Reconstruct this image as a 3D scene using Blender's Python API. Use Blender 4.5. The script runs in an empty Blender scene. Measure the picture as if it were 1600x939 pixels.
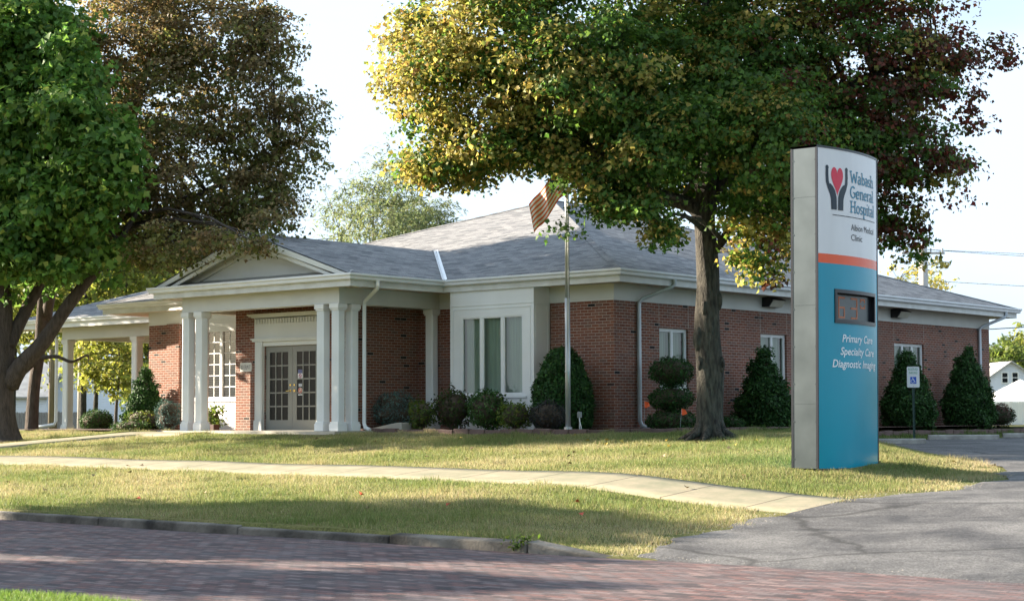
import bpy, math, random
import numpy as np
from mathutils import Vector, Matrix

RAD = math.radians
sc = bpy.context.scene
COL = sc.collection

# ------------------------------------------------------------------ camera, sky, sun, exposure
CAM = np.array([24.255, -32.717, 0.346])
_pi, _ro, _ya = RAD(3.729), RAD(-0.26), RAD(39.852)
_fw = np.array([-math.sin(_ya) * math.cos(_pi), math.cos(_ya) * math.cos(_pi), math.sin(_pi)])
_r = np.array([math.cos(_ya), math.sin(_ya), 0.0])
_u = np.cross(_r, _fw)
_r2 = _r * math.cos(_ro) + _u * math.sin(_ro)
_u2 = -_r * math.sin(_ro) + _u * math.cos(_ro)
cd = bpy.data.cameras.new('camera')
cam = bpy.data.objects.new('camera', cd)
COL.objects.link(cam)
cam.matrix_world = Matrix(((_r2[0], _u2[0], -_fw[0], CAM[0]), (_r2[1], _u2[1], -_fw[1], CAM[1]),
                           (_r2[2], _u2[2], -_fw[2], CAM[2]), (0, 0, 0, 1)))
cd.sensor_width = 36.0
cd.lens = 2763.874 / 1600 * 36
cd.clip_start, cd.clip_end = 0.1, 3000
cd.dof.use_dof = True
cd.dof.focus_distance = 34.0
cd.dof.aperture_fstop = 3.2
sc.camera = cam

SUN = Vector((-1.0, -0.39, 0.37)).normalized()
world = bpy.data.worlds.new('World')
sc.world = world
world.use_nodes = True
wn, wl = world.node_tree.nodes, world.node_tree.links
sky = wn.new('ShaderNodeTexSky')
sky.sky_type = 'NISHITA'
sky.sun_disc = False
sky.sun_elevation = math.asin(SUN.z)
sky.sun_rotation = math.atan2(SUN.x, SUN.y)
sky.air_density, sky.dust_density, sky.ozone_density = 1.0, 2.2, 1.0
bg = wn['Background']
bg.inputs['Strength'].default_value = 0.05
# thin white high cloud in the sky
tc = wn.new('ShaderNodeTexCoord')
mp = wn.new('ShaderNodeMapping'); mp.inputs['Scale'].default_value = (1.2, 1.2, 4.0)
nz = wn.new('ShaderNodeTexNoise'); nz.inputs['Scale'].default_value = 1.6; nz.inputs['Detail'].default_value = 6
rp = wn.new('ShaderNodeValToRGB')
rp.color_ramp.elements[0].position, rp.color_ramp.elements[0].color = 0.26, (0, 0, 0, 1)
rp.color_ramp.elements[1].position, rp.color_ramp.elements[1].color = 0.52, (1, 1, 1, 1)
mxs = wn.new('ShaderNodeMix'); mxs.data_type = 'RGBA'
mxs.inputs['B'].default_value = (3.8, 4.7, 5.7, 1)
mm = wn.new('ShaderNodeMath'); mm.operation = 'MULTIPLY'; mm.inputs[1].default_value = 0.92
wl.new(tc.outputs['Generated'], mp.inputs['Vector']); wl.new(mp.outputs[0], nz.inputs['Vector'])
wl.new(nz.outputs['Fac'], rp.inputs[0]); wl.new(rp.outputs[0], mm.inputs[0]); wl.new(mm.outputs[0], mxs.inputs['Factor'])
wl.new(sky.outputs[0], mxs.inputs['A']); wl.new(mxs.outputs['Result'], bg.inputs['Color'])

sd = bpy.data.lights.new('sun', 'SUN')
sd.energy = 5.0
sd.angle = RAD(0.55)
sd.color = (1.0, 0.86, 0.68)
sun = bpy.data.objects.new('sun', sd)
COL.objects.link(sun)
sun.rotation_euler = (-SUN).to_track_quat('-Z', 'Y').to_euler()
sun.location = (-40, -20, 30)

sc.view_settings.view_transform = 'Standard'
sc.view_settings.look = 'None'
sc.view_settings.gamma = 1.0
sc.view_settings.use_curve_mapping = False
sc.view_settings.exposure = 2.42
sc.render.engine = 'CYCLES'
cy = sc.cycles
cy.use_denoising = True
cy.max_bounces = 6
cy.diffuse_bounces = 3
cy.glossy_bounces = 3
cy.transparent_max_bounces = 12
cy.transmission_bounces = 4
cy.sample_clamp_indirect = 6
cy.caustics_reflective = cy.caustics_refractive = False

# ------------------------------------------------------------------ helpers
rng = np.random.default_rng(7)


class MB:
    """collects faces of one mesh"""
    def __init__(s):
        s.v, s.f, s.m, s.cur = [], [], [], 0

    def add(s, pts, faces):
        b = len(s.v)
        s.v += [tuple(map(float, p)) for p in pts]
        for f in faces:
            s.f.append([b + i for i in f]); s.m.append(s.cur)
        return s

    def box(s, x0, y0, z0, x1, y1, z1):
        x0, x1 = min(x0, x1), max(x0, x1); y0, y1 = min(y0, y1), max(y0, y1); z0, z1 = min(z0, z1), max(z0, z1)
        return s.add([(x0, y0, z0), (x1, y0, z0), (x1, y1, z0), (x0, y1, z0), (x0, y0, z1), (x1, y0, z1), (x1, y1, z1), (x0, y1, z1)],
                     [(3, 2, 1, 0), (4, 5, 6, 7), (0, 1, 5, 4), (1, 2, 6, 5), (2, 3, 7, 6), (3, 0, 4, 7)])

    def quad(s, a, b, c, d):
        return s.add([a, b, c, d], [(0, 1, 2, 3)])

    def prism(s, poly, z0, z1):
        n = len(poly)
        return s.add([(x, y, z0) for x, y in poly] + [(x, y, z1) for x, y in poly],
                     [list(range(n))[::-1], list(range(n, 2 * n))] + [(i, (i + 1) % n, n + (i + 1) % n, n + i) for i in range(n)])

    def extrude(s, poly3, vec):
        n = len(poly3); vec = np.array(vec, float)
        return s.add(list(poly3) + [np.array(p) + vec for p in poly3],
                     [list(range(n))[::-1], list(range(n, 2 * n))] + [(i, (i + 1) % n, n + (i + 1) % n, n + i) for i in range(n)])

    def tube(s, pts, rad, n=8, cap=True):
        pts = [np.array(p, float) for p in pts]
        if not hasattr(rad, '__len__'):
            rad = [rad] * len(pts)
        ref = None; rings = []
        for i, p in enumerate(pts):
            t = pts[min(i + 1, len(pts) - 1)] - pts[max(i - 1, 0)]
            t = t / (np.linalg.norm(t) + 1e-9)
            if ref is None:
                a = np.array([0, 0, 1.0]) if abs(t[2]) < .9 else np.array([1.0, 0, 0])
                ref = np.cross(t, a)
            ref = ref - t * (ref @ t); ref /= np.linalg.norm(ref) + 1e-9
            b = np.cross(t, ref)
            r_ = rad[i]
            rings.append([p + (ref * math.cos(2 * math.pi * k / n) + b * math.sin(2 * math.pi * k / n)) * (r_[k] if hasattr(r_, '__len__') else r_) for k in range(n)])
        V = [q for r_ in rings for q in r_]
        F = []
        for i in range(len(pts) - 1):
            for k in range(n):
                F.append((i * n + k, i * n + (k + 1) % n, (i + 1) * n + (k + 1) % n, (i + 1) * n + k))
        if cap:
            F.append(list(range(n))[::-1]); F.append(list(range((len(pts) - 1) * n, len(pts) * n)))
        return s.add(V, F)

    def blob(s, c, r, nu=12, nv=8):
        V, F = [], []
        for j in range(nv + 1):
            th = math.pi * j / nv
            for i in range(nu):
                ph = 2 * math.pi * i / nu
                V.append((c[0] + r[0] * math.sin(th) * math.cos(ph), c[1] + r[1] * math.sin(th) * math.sin(ph), c[2] + r[2] * math.cos(th)))
        for j in range(nv):
            for i in range(nu):
                F.append((j * nu + i, (j + 1) * nu + i, (j + 1) * nu + (i + 1) % nu, j * nu + (i + 1) % nu))
        return s.add(V, F)

    def build(s, name, mats, parent=None, smooth=False, bevel=0):
        me = bpy.data.meshes.new(name)
        me.from_pydata(s.v, [], s.f)
        mats = mats if isinstance(mats, (list, tuple)) else [mats]
        for m in mats:
            me.materials.append(m)
        me.polygons.foreach_set('material_index', s.m)
        if smooth:
            me.polygons.foreach_set('use_smooth', [True] * len(s.f))
        me.update()
        o = bpy.data.objects.new(name, me)
        COL.objects.link(o)
        if parent is not None:
            o.parent = parent
        if bevel:
            b = o.modifiers.new('bevel', 'BEVEL'); b.width = bevel; b.segments = 2; b.limit_method = 'ANGLE'
        return o


def raw_mesh(name, V, F, mats, attr=None, parent=None, mi=None):
    """fast mesh from numpy: V (n,3), F list of (array (k,m)) groups of equal size faces"""
    me = bpy.data.meshes.new(name)
    me.vertices.add(len(V))
    me.vertices.foreach_set('co', np.ascontiguousarray(V, np.float32).ravel())
    loops = np.concatenate([f.ravel() for f in F]).astype(np.int32)
    tot = np.concatenate([np.full(len(f), f.shape[1], np.int32) for f in F])
    start = np.concatenate([[0], np.cumsum(tot)[:-1]]).astype(np.int32)
    me.loops.add(len(loops)); me.loops.foreach_set('vertex_index', loops)
    me.polygons.add(len(tot)); me.polygons.foreach_set('loop_start', start)
    mats = mats if isinstance(mats, (list, tuple)) else [mats]
    for m in mats:
        me.materials.append(m)
    if mi is not None:
        me.polygons.foreach_set('material_index', mi.astype(np.int32))
    if attr is not None:
        a = me.attributes.new('lc', 'FLOAT_COLOR', 'FACE')
        rgba = np.ones((len(attr), 4), np.float32); rgba[:, :3] = attr
        a.data.foreach_set('color', rgba.ravel())
    me.update(calc_edges=True)
    o = bpy.data.objects.new(name, me)
    COL.objects.link(o)
    if parent is not None:
        o.parent = parent
    return o


def tag(o, label=None, cat=None, group=None, kind=None):
    if label: o['label'] = label
    if cat: o['category'] = cat
    if group: o['group'] = group
    if kind: o['kind'] = kind
    return o


def thing(name, label, cat, loc=(0, 0, 0), rz=0.0, group=None):
    o = bpy.data.objects.new(name, None)
    o.empty_display_size = 0.2
    COL.objects.link(o)
    o.location = loc; o.rotation_euler = (0, 0, rz)
    return tag(o, label, cat, group)


def copy_tree(o, parent=None):
    kids = list(o.children)
    c = o.copy(); COL.objects.link(c); c.parent = parent
    for k in kids:
        copy_tree(k, c)
    return c


# ------------------------------------------------------------------ materials
def newmat(name):
    m = bpy.data.materials.new(name); m.use_nodes = True
    nt = m.node_tree
    return m, nt, nt.nodes, nt.links, nt.nodes['Principled BSDF']


def pm(name, base, rough=.6, var=.12, scale=4.0, bump=0.0, bscale=None, bdist=.02, metallic=0.0, spec=.4, second=None, stretch=(1, 1, 1), detail=6):
    """general procedural material: base colour broken up by noise, optional second colour, optional bump"""
    m, nt, n, l, b = newmat(name)
    t = n.new('ShaderNodeTexCoord'); mpn = n.new('ShaderNodeMapping'); mpn.inputs['Scale'].default_value = stretch
    l.new(t.outputs['Object'], mpn.inputs[0])
    z = n.new('ShaderNodeTexNoise'); z.inputs['Scale'].default_value = scale; z.inputs['Detail'].default_value = detail
    l.new(mpn.outputs[0], z.inputs['Vector'])
    r = n.new('ShaderNodeValToRGB')
    c0 = [max(0, c * (1 - var)) for c in base]; c1 = [c * (1 + var) for c in base]
    if second: c1 = list(second)
    r.color_ramp.elements[0].position, r.color_ramp.elements[1].position = .32, .68
    r.color_ramp.elements[0].color = (*c0, 1); r.color_ramp.elements[1].color = (*c1, 1)
    l.new(z.outputs['Fac'], r.inputs[0]); l.new(r.outputs[0], b.inputs['Base Color'])
    b.inputs['Roughness'].default_value = rough; b.inputs['Metallic'].default_value = metallic
    b.inputs['Specular IOR Level'].default_value = spec
    if bump:
        z2 = n.new('ShaderNodeTexNoise'); z2.inputs['Scale'].default_value = bscale or scale * 6; z2.inputs['Detail'].default_value = 4
        l.new(mpn.outputs[0], z2.inputs['Vector'])
        bp = n.new('ShaderNodeBump'); bp.inputs['Strength'].default_value = bump; bp.inputs['Distance'].default_value = bdist
        l.new(z2.outputs['Fac'], bp.inputs['Height']); l.new(bp.outputs[0], b.inputs['Normal'])
    return m


def brick_mat(name, bw, bh, mortar, ramp, mortar_col, mode='wall', rough=.85, bump=.6, offset=.5, dirt=None, zscale=1.0):
    m, nt, n, l, b = newmat(name)
    t = n.new('ShaderNodeTexCoord'); s = n.new('ShaderNodeSeparateXYZ'); l.new(t.outputs['Object'], s.inputs[0])
    cv = n.new('ShaderNodeCombineXYZ')
    if mode == 'wall':                       # u = x + y, v = z : right for both wall directions
        a = n.new('ShaderNodeMath'); l.new(s.outputs[0], a.inputs[0]); l.new(s.outputs[1], a.inputs[1])
        l.new(a.outputs[0], cv.inputs[0]); l.new(s.outputs[2], cv.inputs[1])
    elif mode == 'roof':                     # courses run level, u along the eave
        g = n.new('ShaderNodeNewGeometry'); sn = n.new('ShaderNodeSeparateXYZ'); l.new(g.outputs['Normal'], sn.inputs[0])
        ax = n.new('ShaderNodeMath'); ax.operation = 'ABSOLUTE'; ay = n.new('ShaderNodeMath'); ay.operation = 'ABSOLUTE'
        l.new(sn.outputs[0], ax.inputs[0]); l.new(sn.outputs[1], ay.inputs[0])
        gt = n.new('ShaderNodeMath'); gt.operation = 'GREATER_THAN'; l.new(ax.outputs[0], gt.inputs[0]); l.new(ay.outputs[0], gt.inputs[1])
        mx = n.new('ShaderNodeMix'); l.new(gt.outputs[0], mx.inputs['Factor']); l.new(s.outputs[0], mx.inputs['A']); l.new(s.outputs[1], mx.inputs['B'])
        zs = n.new('ShaderNodeMath'); zs.operation = 'MULTIPLY'; zs.inputs[1].default_value = zscale; l.new(s.outputs[2], zs.inputs[0])
        l.new(mx.outputs['Result'], cv.inputs[0]); l.new(zs.outputs[0], cv.inputs[1])
    else:                                    # paving, flat
        l.new(s.outputs[0], cv.inputs[0]); l.new(s.outputs[1], cv.inputs[1])
    wob = n.new('ShaderNodeTexNoise'); wob.inputs['Scale'].default_value = 1.3
    l.new(cv.outputs[0], wob.inputs['Vector'])
    vm = n.new('ShaderNodeMix'); vm.data_type = 'VECTOR'; vm.inputs['Factor'].default_value = .012 if mode != 'wall' else .002
    l.new(cv.outputs[0], vm.inputs['A']); l.new(wob.outputs['Color'], vm.inputs['B'])
    k = n.new('ShaderNodeTexBrick')
    k.offset = offset
    k.inputs['Scale'].default_value = 1.0
    k.inputs['Color1'].default_value = (0, 0, 0, 1); k.inputs['Color2'].default_value = (1, 1, 1, 1); k.inputs['Mortar'].default_value = (0, 0, 0, 1)
    k.inputs['Mortar Size'].default_value = mortar; k.inputs['Mortar Smooth'].default_value = .25; k.inputs['Bias'].default_value = 0
    k.inputs['Brick Width'].default_value = bw; k.inputs['Row Height'].default_value = bh
    l.new(vm.outputs['Result'], k.inputs['Vector'])
    r = n.new('ShaderNodeValToRGB')
    e = r.color_ramp.elements
    while len(e) < len(ramp): e.new(.5)
    for i, (p, c) in enumerate(ramp):
        e[i].position = p; e[i].color = (*c, 1)
    l.new(k.outputs['Color'], r.inputs[0])
    z = n.new('ShaderNodeTexNoise'); z.inputs['Scale'].default_value = 22; z.inputs['Detail'].default_value = 5
    l.new(t.outputs['Object'], z.inputs['Vector'])
    hv = n.new('ShaderNodeMix'); hv.data_type = 'RGBA'; hv.blend_type = 'MULTIPLY'; hv.inputs['Factor'].default_value = .55
    gr = n.new('ShaderNodeMapRange'); gr.inputs['From Min'].default_value = .25; gr.inputs['From Max'].default_value = .75
    gr.inputs['To Min'].default_value = .55; gr.inputs['To Max'].default_value = 1.25
    l.new(z.outputs['Fac'], gr.inputs['Value']); l.new(r.outputs[0], hv.inputs['A']); l.new(gr.outputs[0], hv.inputs['B'])
    mxm = n.new('ShaderNodeMix'); mxm.data_type = 'RGBA'; mxm.inputs['B'].default_value = (*mortar_col, 1)
    l.new(k.outputs['Fac'], mxm.inputs['Factor']); l.new(hv.outputs['Result'], mxm.inputs['A'])
    last = mxm.outputs['Result']
    if dirt:
        zz = n.new('ShaderNodeTexNoise'); zz.inputs['Scale'].default_value = dirt[1]; zz.inputs['Detail'].default_value = 5
        l.new(t.outputs['Object'], zz.inputs['Vector'])
        dr = n.new('ShaderNodeMapRange'); dr.inputs['From Min'].default_value = .42; dr.inputs['From Max'].default_value = .7
        dr.inputs['To Max'].default_value = dirt[2]; l.new(zz.outputs['Fac'], dr.inputs['Value'])
        dm = n.new('ShaderNodeMix'); dm.data_type = 'RGBA'; dm.inputs['B'].default_value = (*dirt[0], 1)
        l.new(dr.outputs[0], dm.inputs['Factor']); l.new(last, dm.inputs['A']); last = dm.outputs['Result']
    l.new(last, b.inputs['Base Color'])
    b.inputs['Roughness'].default_value = rough; b.inputs['Specular IOR Level'].default_value = .25
    inv = n.new('ShaderNodeMath'); inv.operation = 'SUBTRACT'; inv.inputs[0].default_value = 1; l.new(k.outputs['Fac'], inv.inputs[1])
    ad = n.new('ShaderNodeMath'); ad.operation = 'MULTIPLY_ADD'; ad.inputs[1].default_value = .5; l.new(z.outputs['Fac'], ad.inputs[0]); l.new(inv.outputs[0], ad.inputs[2])
    bp = n.new('ShaderNodeBump'); bp.inputs['Strength'].default_value = bump; bp.inputs['Distance'].default_value = .008
    l.new(ad.outputs[0], bp.inputs['Height']); l.new(bp.outputs[0], b.inputs['Normal'])
    return m


def leaf_mat(name, trans=.35, rough=.55, spec=.3):
    m, nt, n, l, b = newmat(name)
    a = n.new('ShaderNodeAttribute'); a.attribute_name = 'lc'
    l.new(a.outputs['Color'], b.inputs['Base Color'])
    b.inputs['Roughness'].default_value = rough; b.inputs['Specular IOR Level'].default_value = spec
    if trans:
        t = n.new('ShaderNodeBsdfTranslucent')
        hs = n.new('ShaderNodeHueSaturation'); hs.inputs['Hue'].default_value = .49; hs.inputs['Saturation'].default_value = 1.02; hs.inputs['Value'].default_value = 1.6
        l.new(a.outputs['Color'], hs.inputs['Color']); l.new(hs.outputs[0], t.inputs['Color'])
        mx = n.new('ShaderNodeMixShader'); mx.inputs[0].default_value = trans
        l.new(b.outputs[0], mx.inputs[1]); l.new(t.outputs[0], mx.inputs[2])
        l.new(mx.outputs[0], n['Material Output'].inputs['Surface'])
    return m


def glass_mat(name, tint=(.75, .85, .8), gloss=.12, rough=.02):
    m, nt, n, l, b = newmat(name)
    n.remove(b)
    tr = n.new('ShaderNodeBsdfTransparent'); tr.inputs[0].default_value = (*tint, 1)
    gl = n.new('ShaderNodeBsdfGlossy'); gl.inputs['Roughness'].default_value = rough
    fr = n.new('ShaderNodeFresnel'); fr.inputs[0].default_value = 1.5
    ad = n.new('ShaderNodeMath'); ad.inputs[1].default_value = gloss; l.new(fr.outputs[0], ad.inputs[0])
    mx = n.new('ShaderNodeMixShader'); l.new(ad.outputs[0], mx.inputs[0]); l.new(tr.outputs[0], mx.inputs[1]); l.new(gl.outputs[0], mx.inputs[2])
    l.new(mx.outputs[0], n['Material Output'].inputs['Surface'])
    return m


BR = [(0.0, (.012, .012, .014)), (.018, (.012, .012, .014)), (.022, (.165, .062, .042)), (.25, (.225, .08, .049)), (.5, (.255, .10, .062)),
      (.75, (.19, .088, .066)), (.9, (.18, .10, .077)), (1.0, (.26, .118, .084))]
M = dict(
    brick=brick_mat('brick', .215, .0682, .006, BR, (.43, .37, .32), 'wall', dirt=((.12, .075, .056), .5, .35)),
    shingle=brick_mat('roof_shingle', .32, .14, .006, [(0, (.10, .105, .115)), (.3, (.175, .18, .19)), (.6, (.215, .22, .228)), (.8, (.255, .255, .258)), (1, (.145, .15, .165))],
                      (.08, .08, .085), 'roof', bump=.8, zscale=3.15, dirt=((.24, .24, .24), .6, .12)),
    paver=brick_mat('street_brick', .215, .105, .011, [(0, (.035, .03, .035)), (.25, (.095, .06, .062)), (.5, (.16, .082, .076)), (.75, (.11, .092, .10)), (1, (.23, .155, .145))],
                    (.045, .041, .043), 'pave', bump=1.0, dirt=((.125, .11, .115), .8, .5)),
    white=pm('white_paint', (.74, .75, .74), .5, .05, 1.3),
    cream=pm('cream_paint', (.6, .61, .58), .55, .06, 1.1),
    gutter=pm('gutter_metal', (.72, .74, .76), .35, .06, 2.2, spec=.5),
    soffit=pm('soffit_paint', (.5, .44, .36), .7, .06, 2),
    rustwhite=pm('weathered_trim', (.6, .6, .56), .5, .1, 2.5, second=(.68, .69, .67)),
    flash=pm('flashing_metal', (.8, .82, .84), .3, .04, 3, metallic=.3),
    downspout=pm('downspout_metal', (.5, .54, .58), .38, .08, 3, metallic=.25),
    door=pm('door_paint', (.2, .2, .175), .45, .05, 2),
    darkglass=pm('dark_glass', (.008, .010, .010), .12, .3, 2, spec=.12),
    brass=pm('brass', (.6, .42, .12), .25, .1, 8, metallic=.9),
    black=pm('black_plastic', (.015, .016, .018), .45, .2, 5),
    wframe=pm('window_frame', (.72, .73, .72), .4, .04, 3),
    beige=pm('beige_frame', (.55, .52, .4), .45, .05, 3),
    blind=pm('blind_slats', (.62, .64, .6), .6, .06, 4),
    curtain=pm('curtain_cloth', (.58, .64, .57), .9, .1, 3, stretch=(6, 6, .3)),
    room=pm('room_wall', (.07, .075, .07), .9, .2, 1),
    glass=glass_mat('window_glass', (.70, .80, .73), .05),
    concrete=pm('concrete', (.4, .37, .31), .85, .12, 1.6, bump=.25, bscale=60, second=(.47, .44, .37)),
    kerb=pm('kerb_stone', (.04, .037, .032), .9, .4, 1.4, bump=.9, bscale=22, second=(.21, .19, .16)),
    edging=pm('edging_brick', (.13, .085, .075), .9, .3, 2.5, bump=.6, bscale=40),
    bark=pm('maple_bark', (.03, .028, .025), .95, .4, 3.6, bump=1.0, bscale=10, bdist=.07, stretch=(5, 5, 1.2), second=(.09, .083, .069)),
    barkdark=pm('dark_bark', (.075, .06, .05), .95, .35, 3, bump=1.0, bscale=9, bdist=.06, stretch=(5, 5, 1.1)),
    twig=pm('twig_wood', (.07, .052, .035), .9, .3, 8),
    leaf=leaf_mat('leaf', .48),
    needle=leaf_mat('needle_foliage', .12, .6, .2),
    blade=leaf_mat('grass_blade', .3, .6, .2),
    steel=pm('galvanised_steel', (.42, .44, .45), .38, .15, 2.5, metallic=.6, stretch=(3, 3, .3)),
    signgrey=pm('sign_grey_metal', (.075, .092, .1), .38, .1, 1.5, metallic=.9, second=(.1, .12, .13)),
    signblack=pm('sign_black_trim', (.012, .014, .02), .3, .2, 3, spec=.5),
    woodgrey=pm('weathered_wood', (.2, .19, .18), .9, .3, 3, stretch=(6, 6, .5), bump=.4),
    polewood=pm('pole_wood', (.2, .17, .13), .9, .25, 3, stretch=(5, 5, .3), bump=.4),
    greypole=pm('pale_pole', (.42, .4, .37), .8, .15, 3, stretch=(4, 4, .3)),
    siding=pm('house_siding', (.62, .68, .76), .6, .04, 2),
    asphroof=pm('grey_roofing', (.34, .34, .34), .9, .12, 2, bump=.3),
    mulch=pm('mulch', (.09, .055, .042), .95, .5, 6, bump=1.0, bscale=30, second=(.17, .11, .085)),
    orange=pm('flag_orange', (.85, .13, .03), .6, .1, 6),
    canvas=pm('tent_canvas', (.85, .85, .83), .7, .03, 2),
    whitefence=pm('white_fence', (.66, .65, .6), .7, .1, 3, stretch=(8, 8, .4)),
    stone=pm('gravel_stone', (.2, .19, .17), .9, .35, 3, second=(.4, .37, .32)),
    green_post=pm('sign_post_green', (.03, .07, .06), .4, .2, 3),
)


def face_mat(name, base, rough=.18, emit=None):
    m = pm(name, base, rough, .06, 1.6, spec=.3, stretch=(1, 1, .3))
    return m


def emis_mat(name, col, st):
    m, nt, n, l, b = newmat(name)
    b.inputs['Base Color'].default_value = (*[c * .6 for c in col], 1)
    z = n.new('ShaderNodeTexNoise'); z.inputs['Scale'].default_value = 60
    r = n.new('ShaderNodeMapRange'); r.inputs['To Min'].default_value = st * .6; r.inputs['To Max'].default_value = st * 1.3
    l.new(z.outputs['Fac'], r.inputs['Value']); l.new(r.outputs[0], b.inputs['Emission Strength'])
    b.inputs['Emission Color'].default_value = (*col, 1)
    return m


# ground cover colours
def lawn_mat():
    m, nt, n, l, b = newmat('lawn_soil')
    t = n.new('ShaderNodeTexCoord')
    z = n.new('ShaderNodeTexNoise'); z.inputs['Scale'].default_value = .55; z.inputs['Detail'].default_value = 8; z.inputs['Roughness'].default_value = .7
    l.new(t.outputs['Object'], z.inputs['Vector'])
    r = n.new('ShaderNodeValToRGB'); e = r.color_ramp.elements
    e[0].position, e[0].color = .3, (.075, .1, .03, 1); e[1].position, e[1].color = .7, (.2, .165, .075, 1)
    k = e.new(.5); k.color = (.13, .135, .045, 1)
    l.new(z.outputs['Fac'], r.inputs[0])
    z2 = n.new('ShaderNodeTexNoise'); z2.inputs['Scale'].default_value = 28; z2.inputs['Detail'].default_value = 4
    l.new(t.outputs['Object'], z2.inputs['Vector'])
    mr = n.new('ShaderNodeMapRange'); mr.inputs['From Min'].default_value = .3; mr.inputs['From Max'].default_value = .7; mr.inputs['To Min'].default_value = .5; mr.inputs['To Max'].default_value = 1.35
    l.new(z2.outputs['Fac'], mr.inputs['Value'])
    mx = n.new('ShaderNodeMix'); mx.data_type = 'RGBA'; mx.blend_type = 'MULTIPLY'; mx.inputs['Factor'].default_value = 1
    l.new(r.outputs[0], mx.inputs['A']); l.new(mr.outputs[0], mx.inputs['B']); l.new(mx.outputs['Result'], b.inputs['Base Color'])
    b.inputs['Roughness'].default_value = .95; b.inputs['Specular IOR Level'].default_value = .1
    bp = n.new('ShaderNodeBump'); bp.inputs['Strength'].default_value = 1; bp.inputs['Distance'].default_value = .03
    l.new(z2.outputs['Fac'], bp.inputs['Height']); l.new(bp.outputs[0], b.inputs['Normal'])
    return m


def asphalt_mat():
    m, nt, n, l, b = newmat('asphalt')
    t = n.new('ShaderNodeTexCoord')
    z = n.new('ShaderNodeTexNoise'); z.inputs['Scale'].default_value = .8; z.inputs['Detail'].default_value = 9; z.inputs['Roughness'].default_value = .65; z.inputs['Distortion'].default_value = .6
    l.new(t.outputs['Object'], z.inputs['Vector'])
    r = n.new('ShaderNodeValToRGB'); e = r.color_ramp.elements
    e[0].position, e[0].color = .34, (.032, .033, .037, 1); e[1].position, e[1].color = .66, (.115, .114, .114, 1)
    l.new(z.outputs['Fac'], r.inputs[0])
    v = n.new('ShaderNodeTexVoronoi'); v.inputs['Scale'].default_value = 55; l.new(t.outputs['Object'], v.inputs['Vector'])
    mr = n.new('ShaderNodeMapRange'); mr.inputs['From Max'].default_value = 1.; mr.inputs['To Min'].default_value = .6; mr.inputs['To Max'].default_value = 1.7
    sp = n.new('ShaderNodeSeparateColor'); l.new(v.outputs['Color'], sp.inputs[0]); l.new(sp.outputs[0], mr.inputs['Value'])
    mx = n.new('ShaderNodeMix'); mx.data_type = 'RGBA'; mx.blend_type = 'MULTIPLY'; mx.inputs['Factor'].default_value = 1
    l.new(r.outputs[0], mx.inputs['A']); l.new(mr.outputs[0], mx.inputs['B'])
    # cracks and tar lines
    c = n.new('ShaderNodeTexVoronoi'); c.feature = 'DISTANCE_TO_EDGE'; c.inputs['Scale'].default_value = .33
    wn_ = n.new('ShaderNodeTexNoise'); wn_.inputs['Scale'].default_value = 1.2; wn_.inputs['Detail'].default_value = 5; l.new(t.outputs['Object'], wn_.inputs['Vector'])
    vm = n.new('ShaderNodeMix'); vm.data_type = 'VECTOR'; vm.inputs['Factor'].default_value = .35; l.new(t.outputs['Object'], vm.inputs['A']); l.new(wn_.outputs['Color'], vm.inputs['B'])
    l.new(vm.outputs['Result'], c.inputs['Vector'])
    cr = n.new('ShaderNodeMapRange'); cr.inputs['From Min'].default_value = .004; cr.inputs['From Max'].default_value = .016; cr.inputs['To Min'].default_value = .35; cr.inputs['To Max'].default_value = 1
    l.new(c.outputs['Distance'], cr.inputs['Value'])
    m2 = n.new('ShaderNodeMix'); m2.data_type = 'RGBA'; m2.blend_type = 'MULTIPLY'; m2.inputs['Factor'].default_value = .8
    l.new(mx.outputs['Result'], m2.inputs['A']); l.new(cr.outputs[0], m2.inputs['B'])
    l.new(m2.outputs['Result'], b.inputs['Base Color'])
    b.inputs['Roughness'].default_value = .8; b.inputs['Specular IOR Level'].default_value = .3
    bp = n.new('ShaderNodeBump'); bp.inputs['Strength'].default_value = .7; bp.inputs['Distance'].default_value = .01
    l.new(sp.outputs[0], bp.inputs['Height']); l.new(bp.outputs[0], b.inputs['Normal'])
    return m


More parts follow.
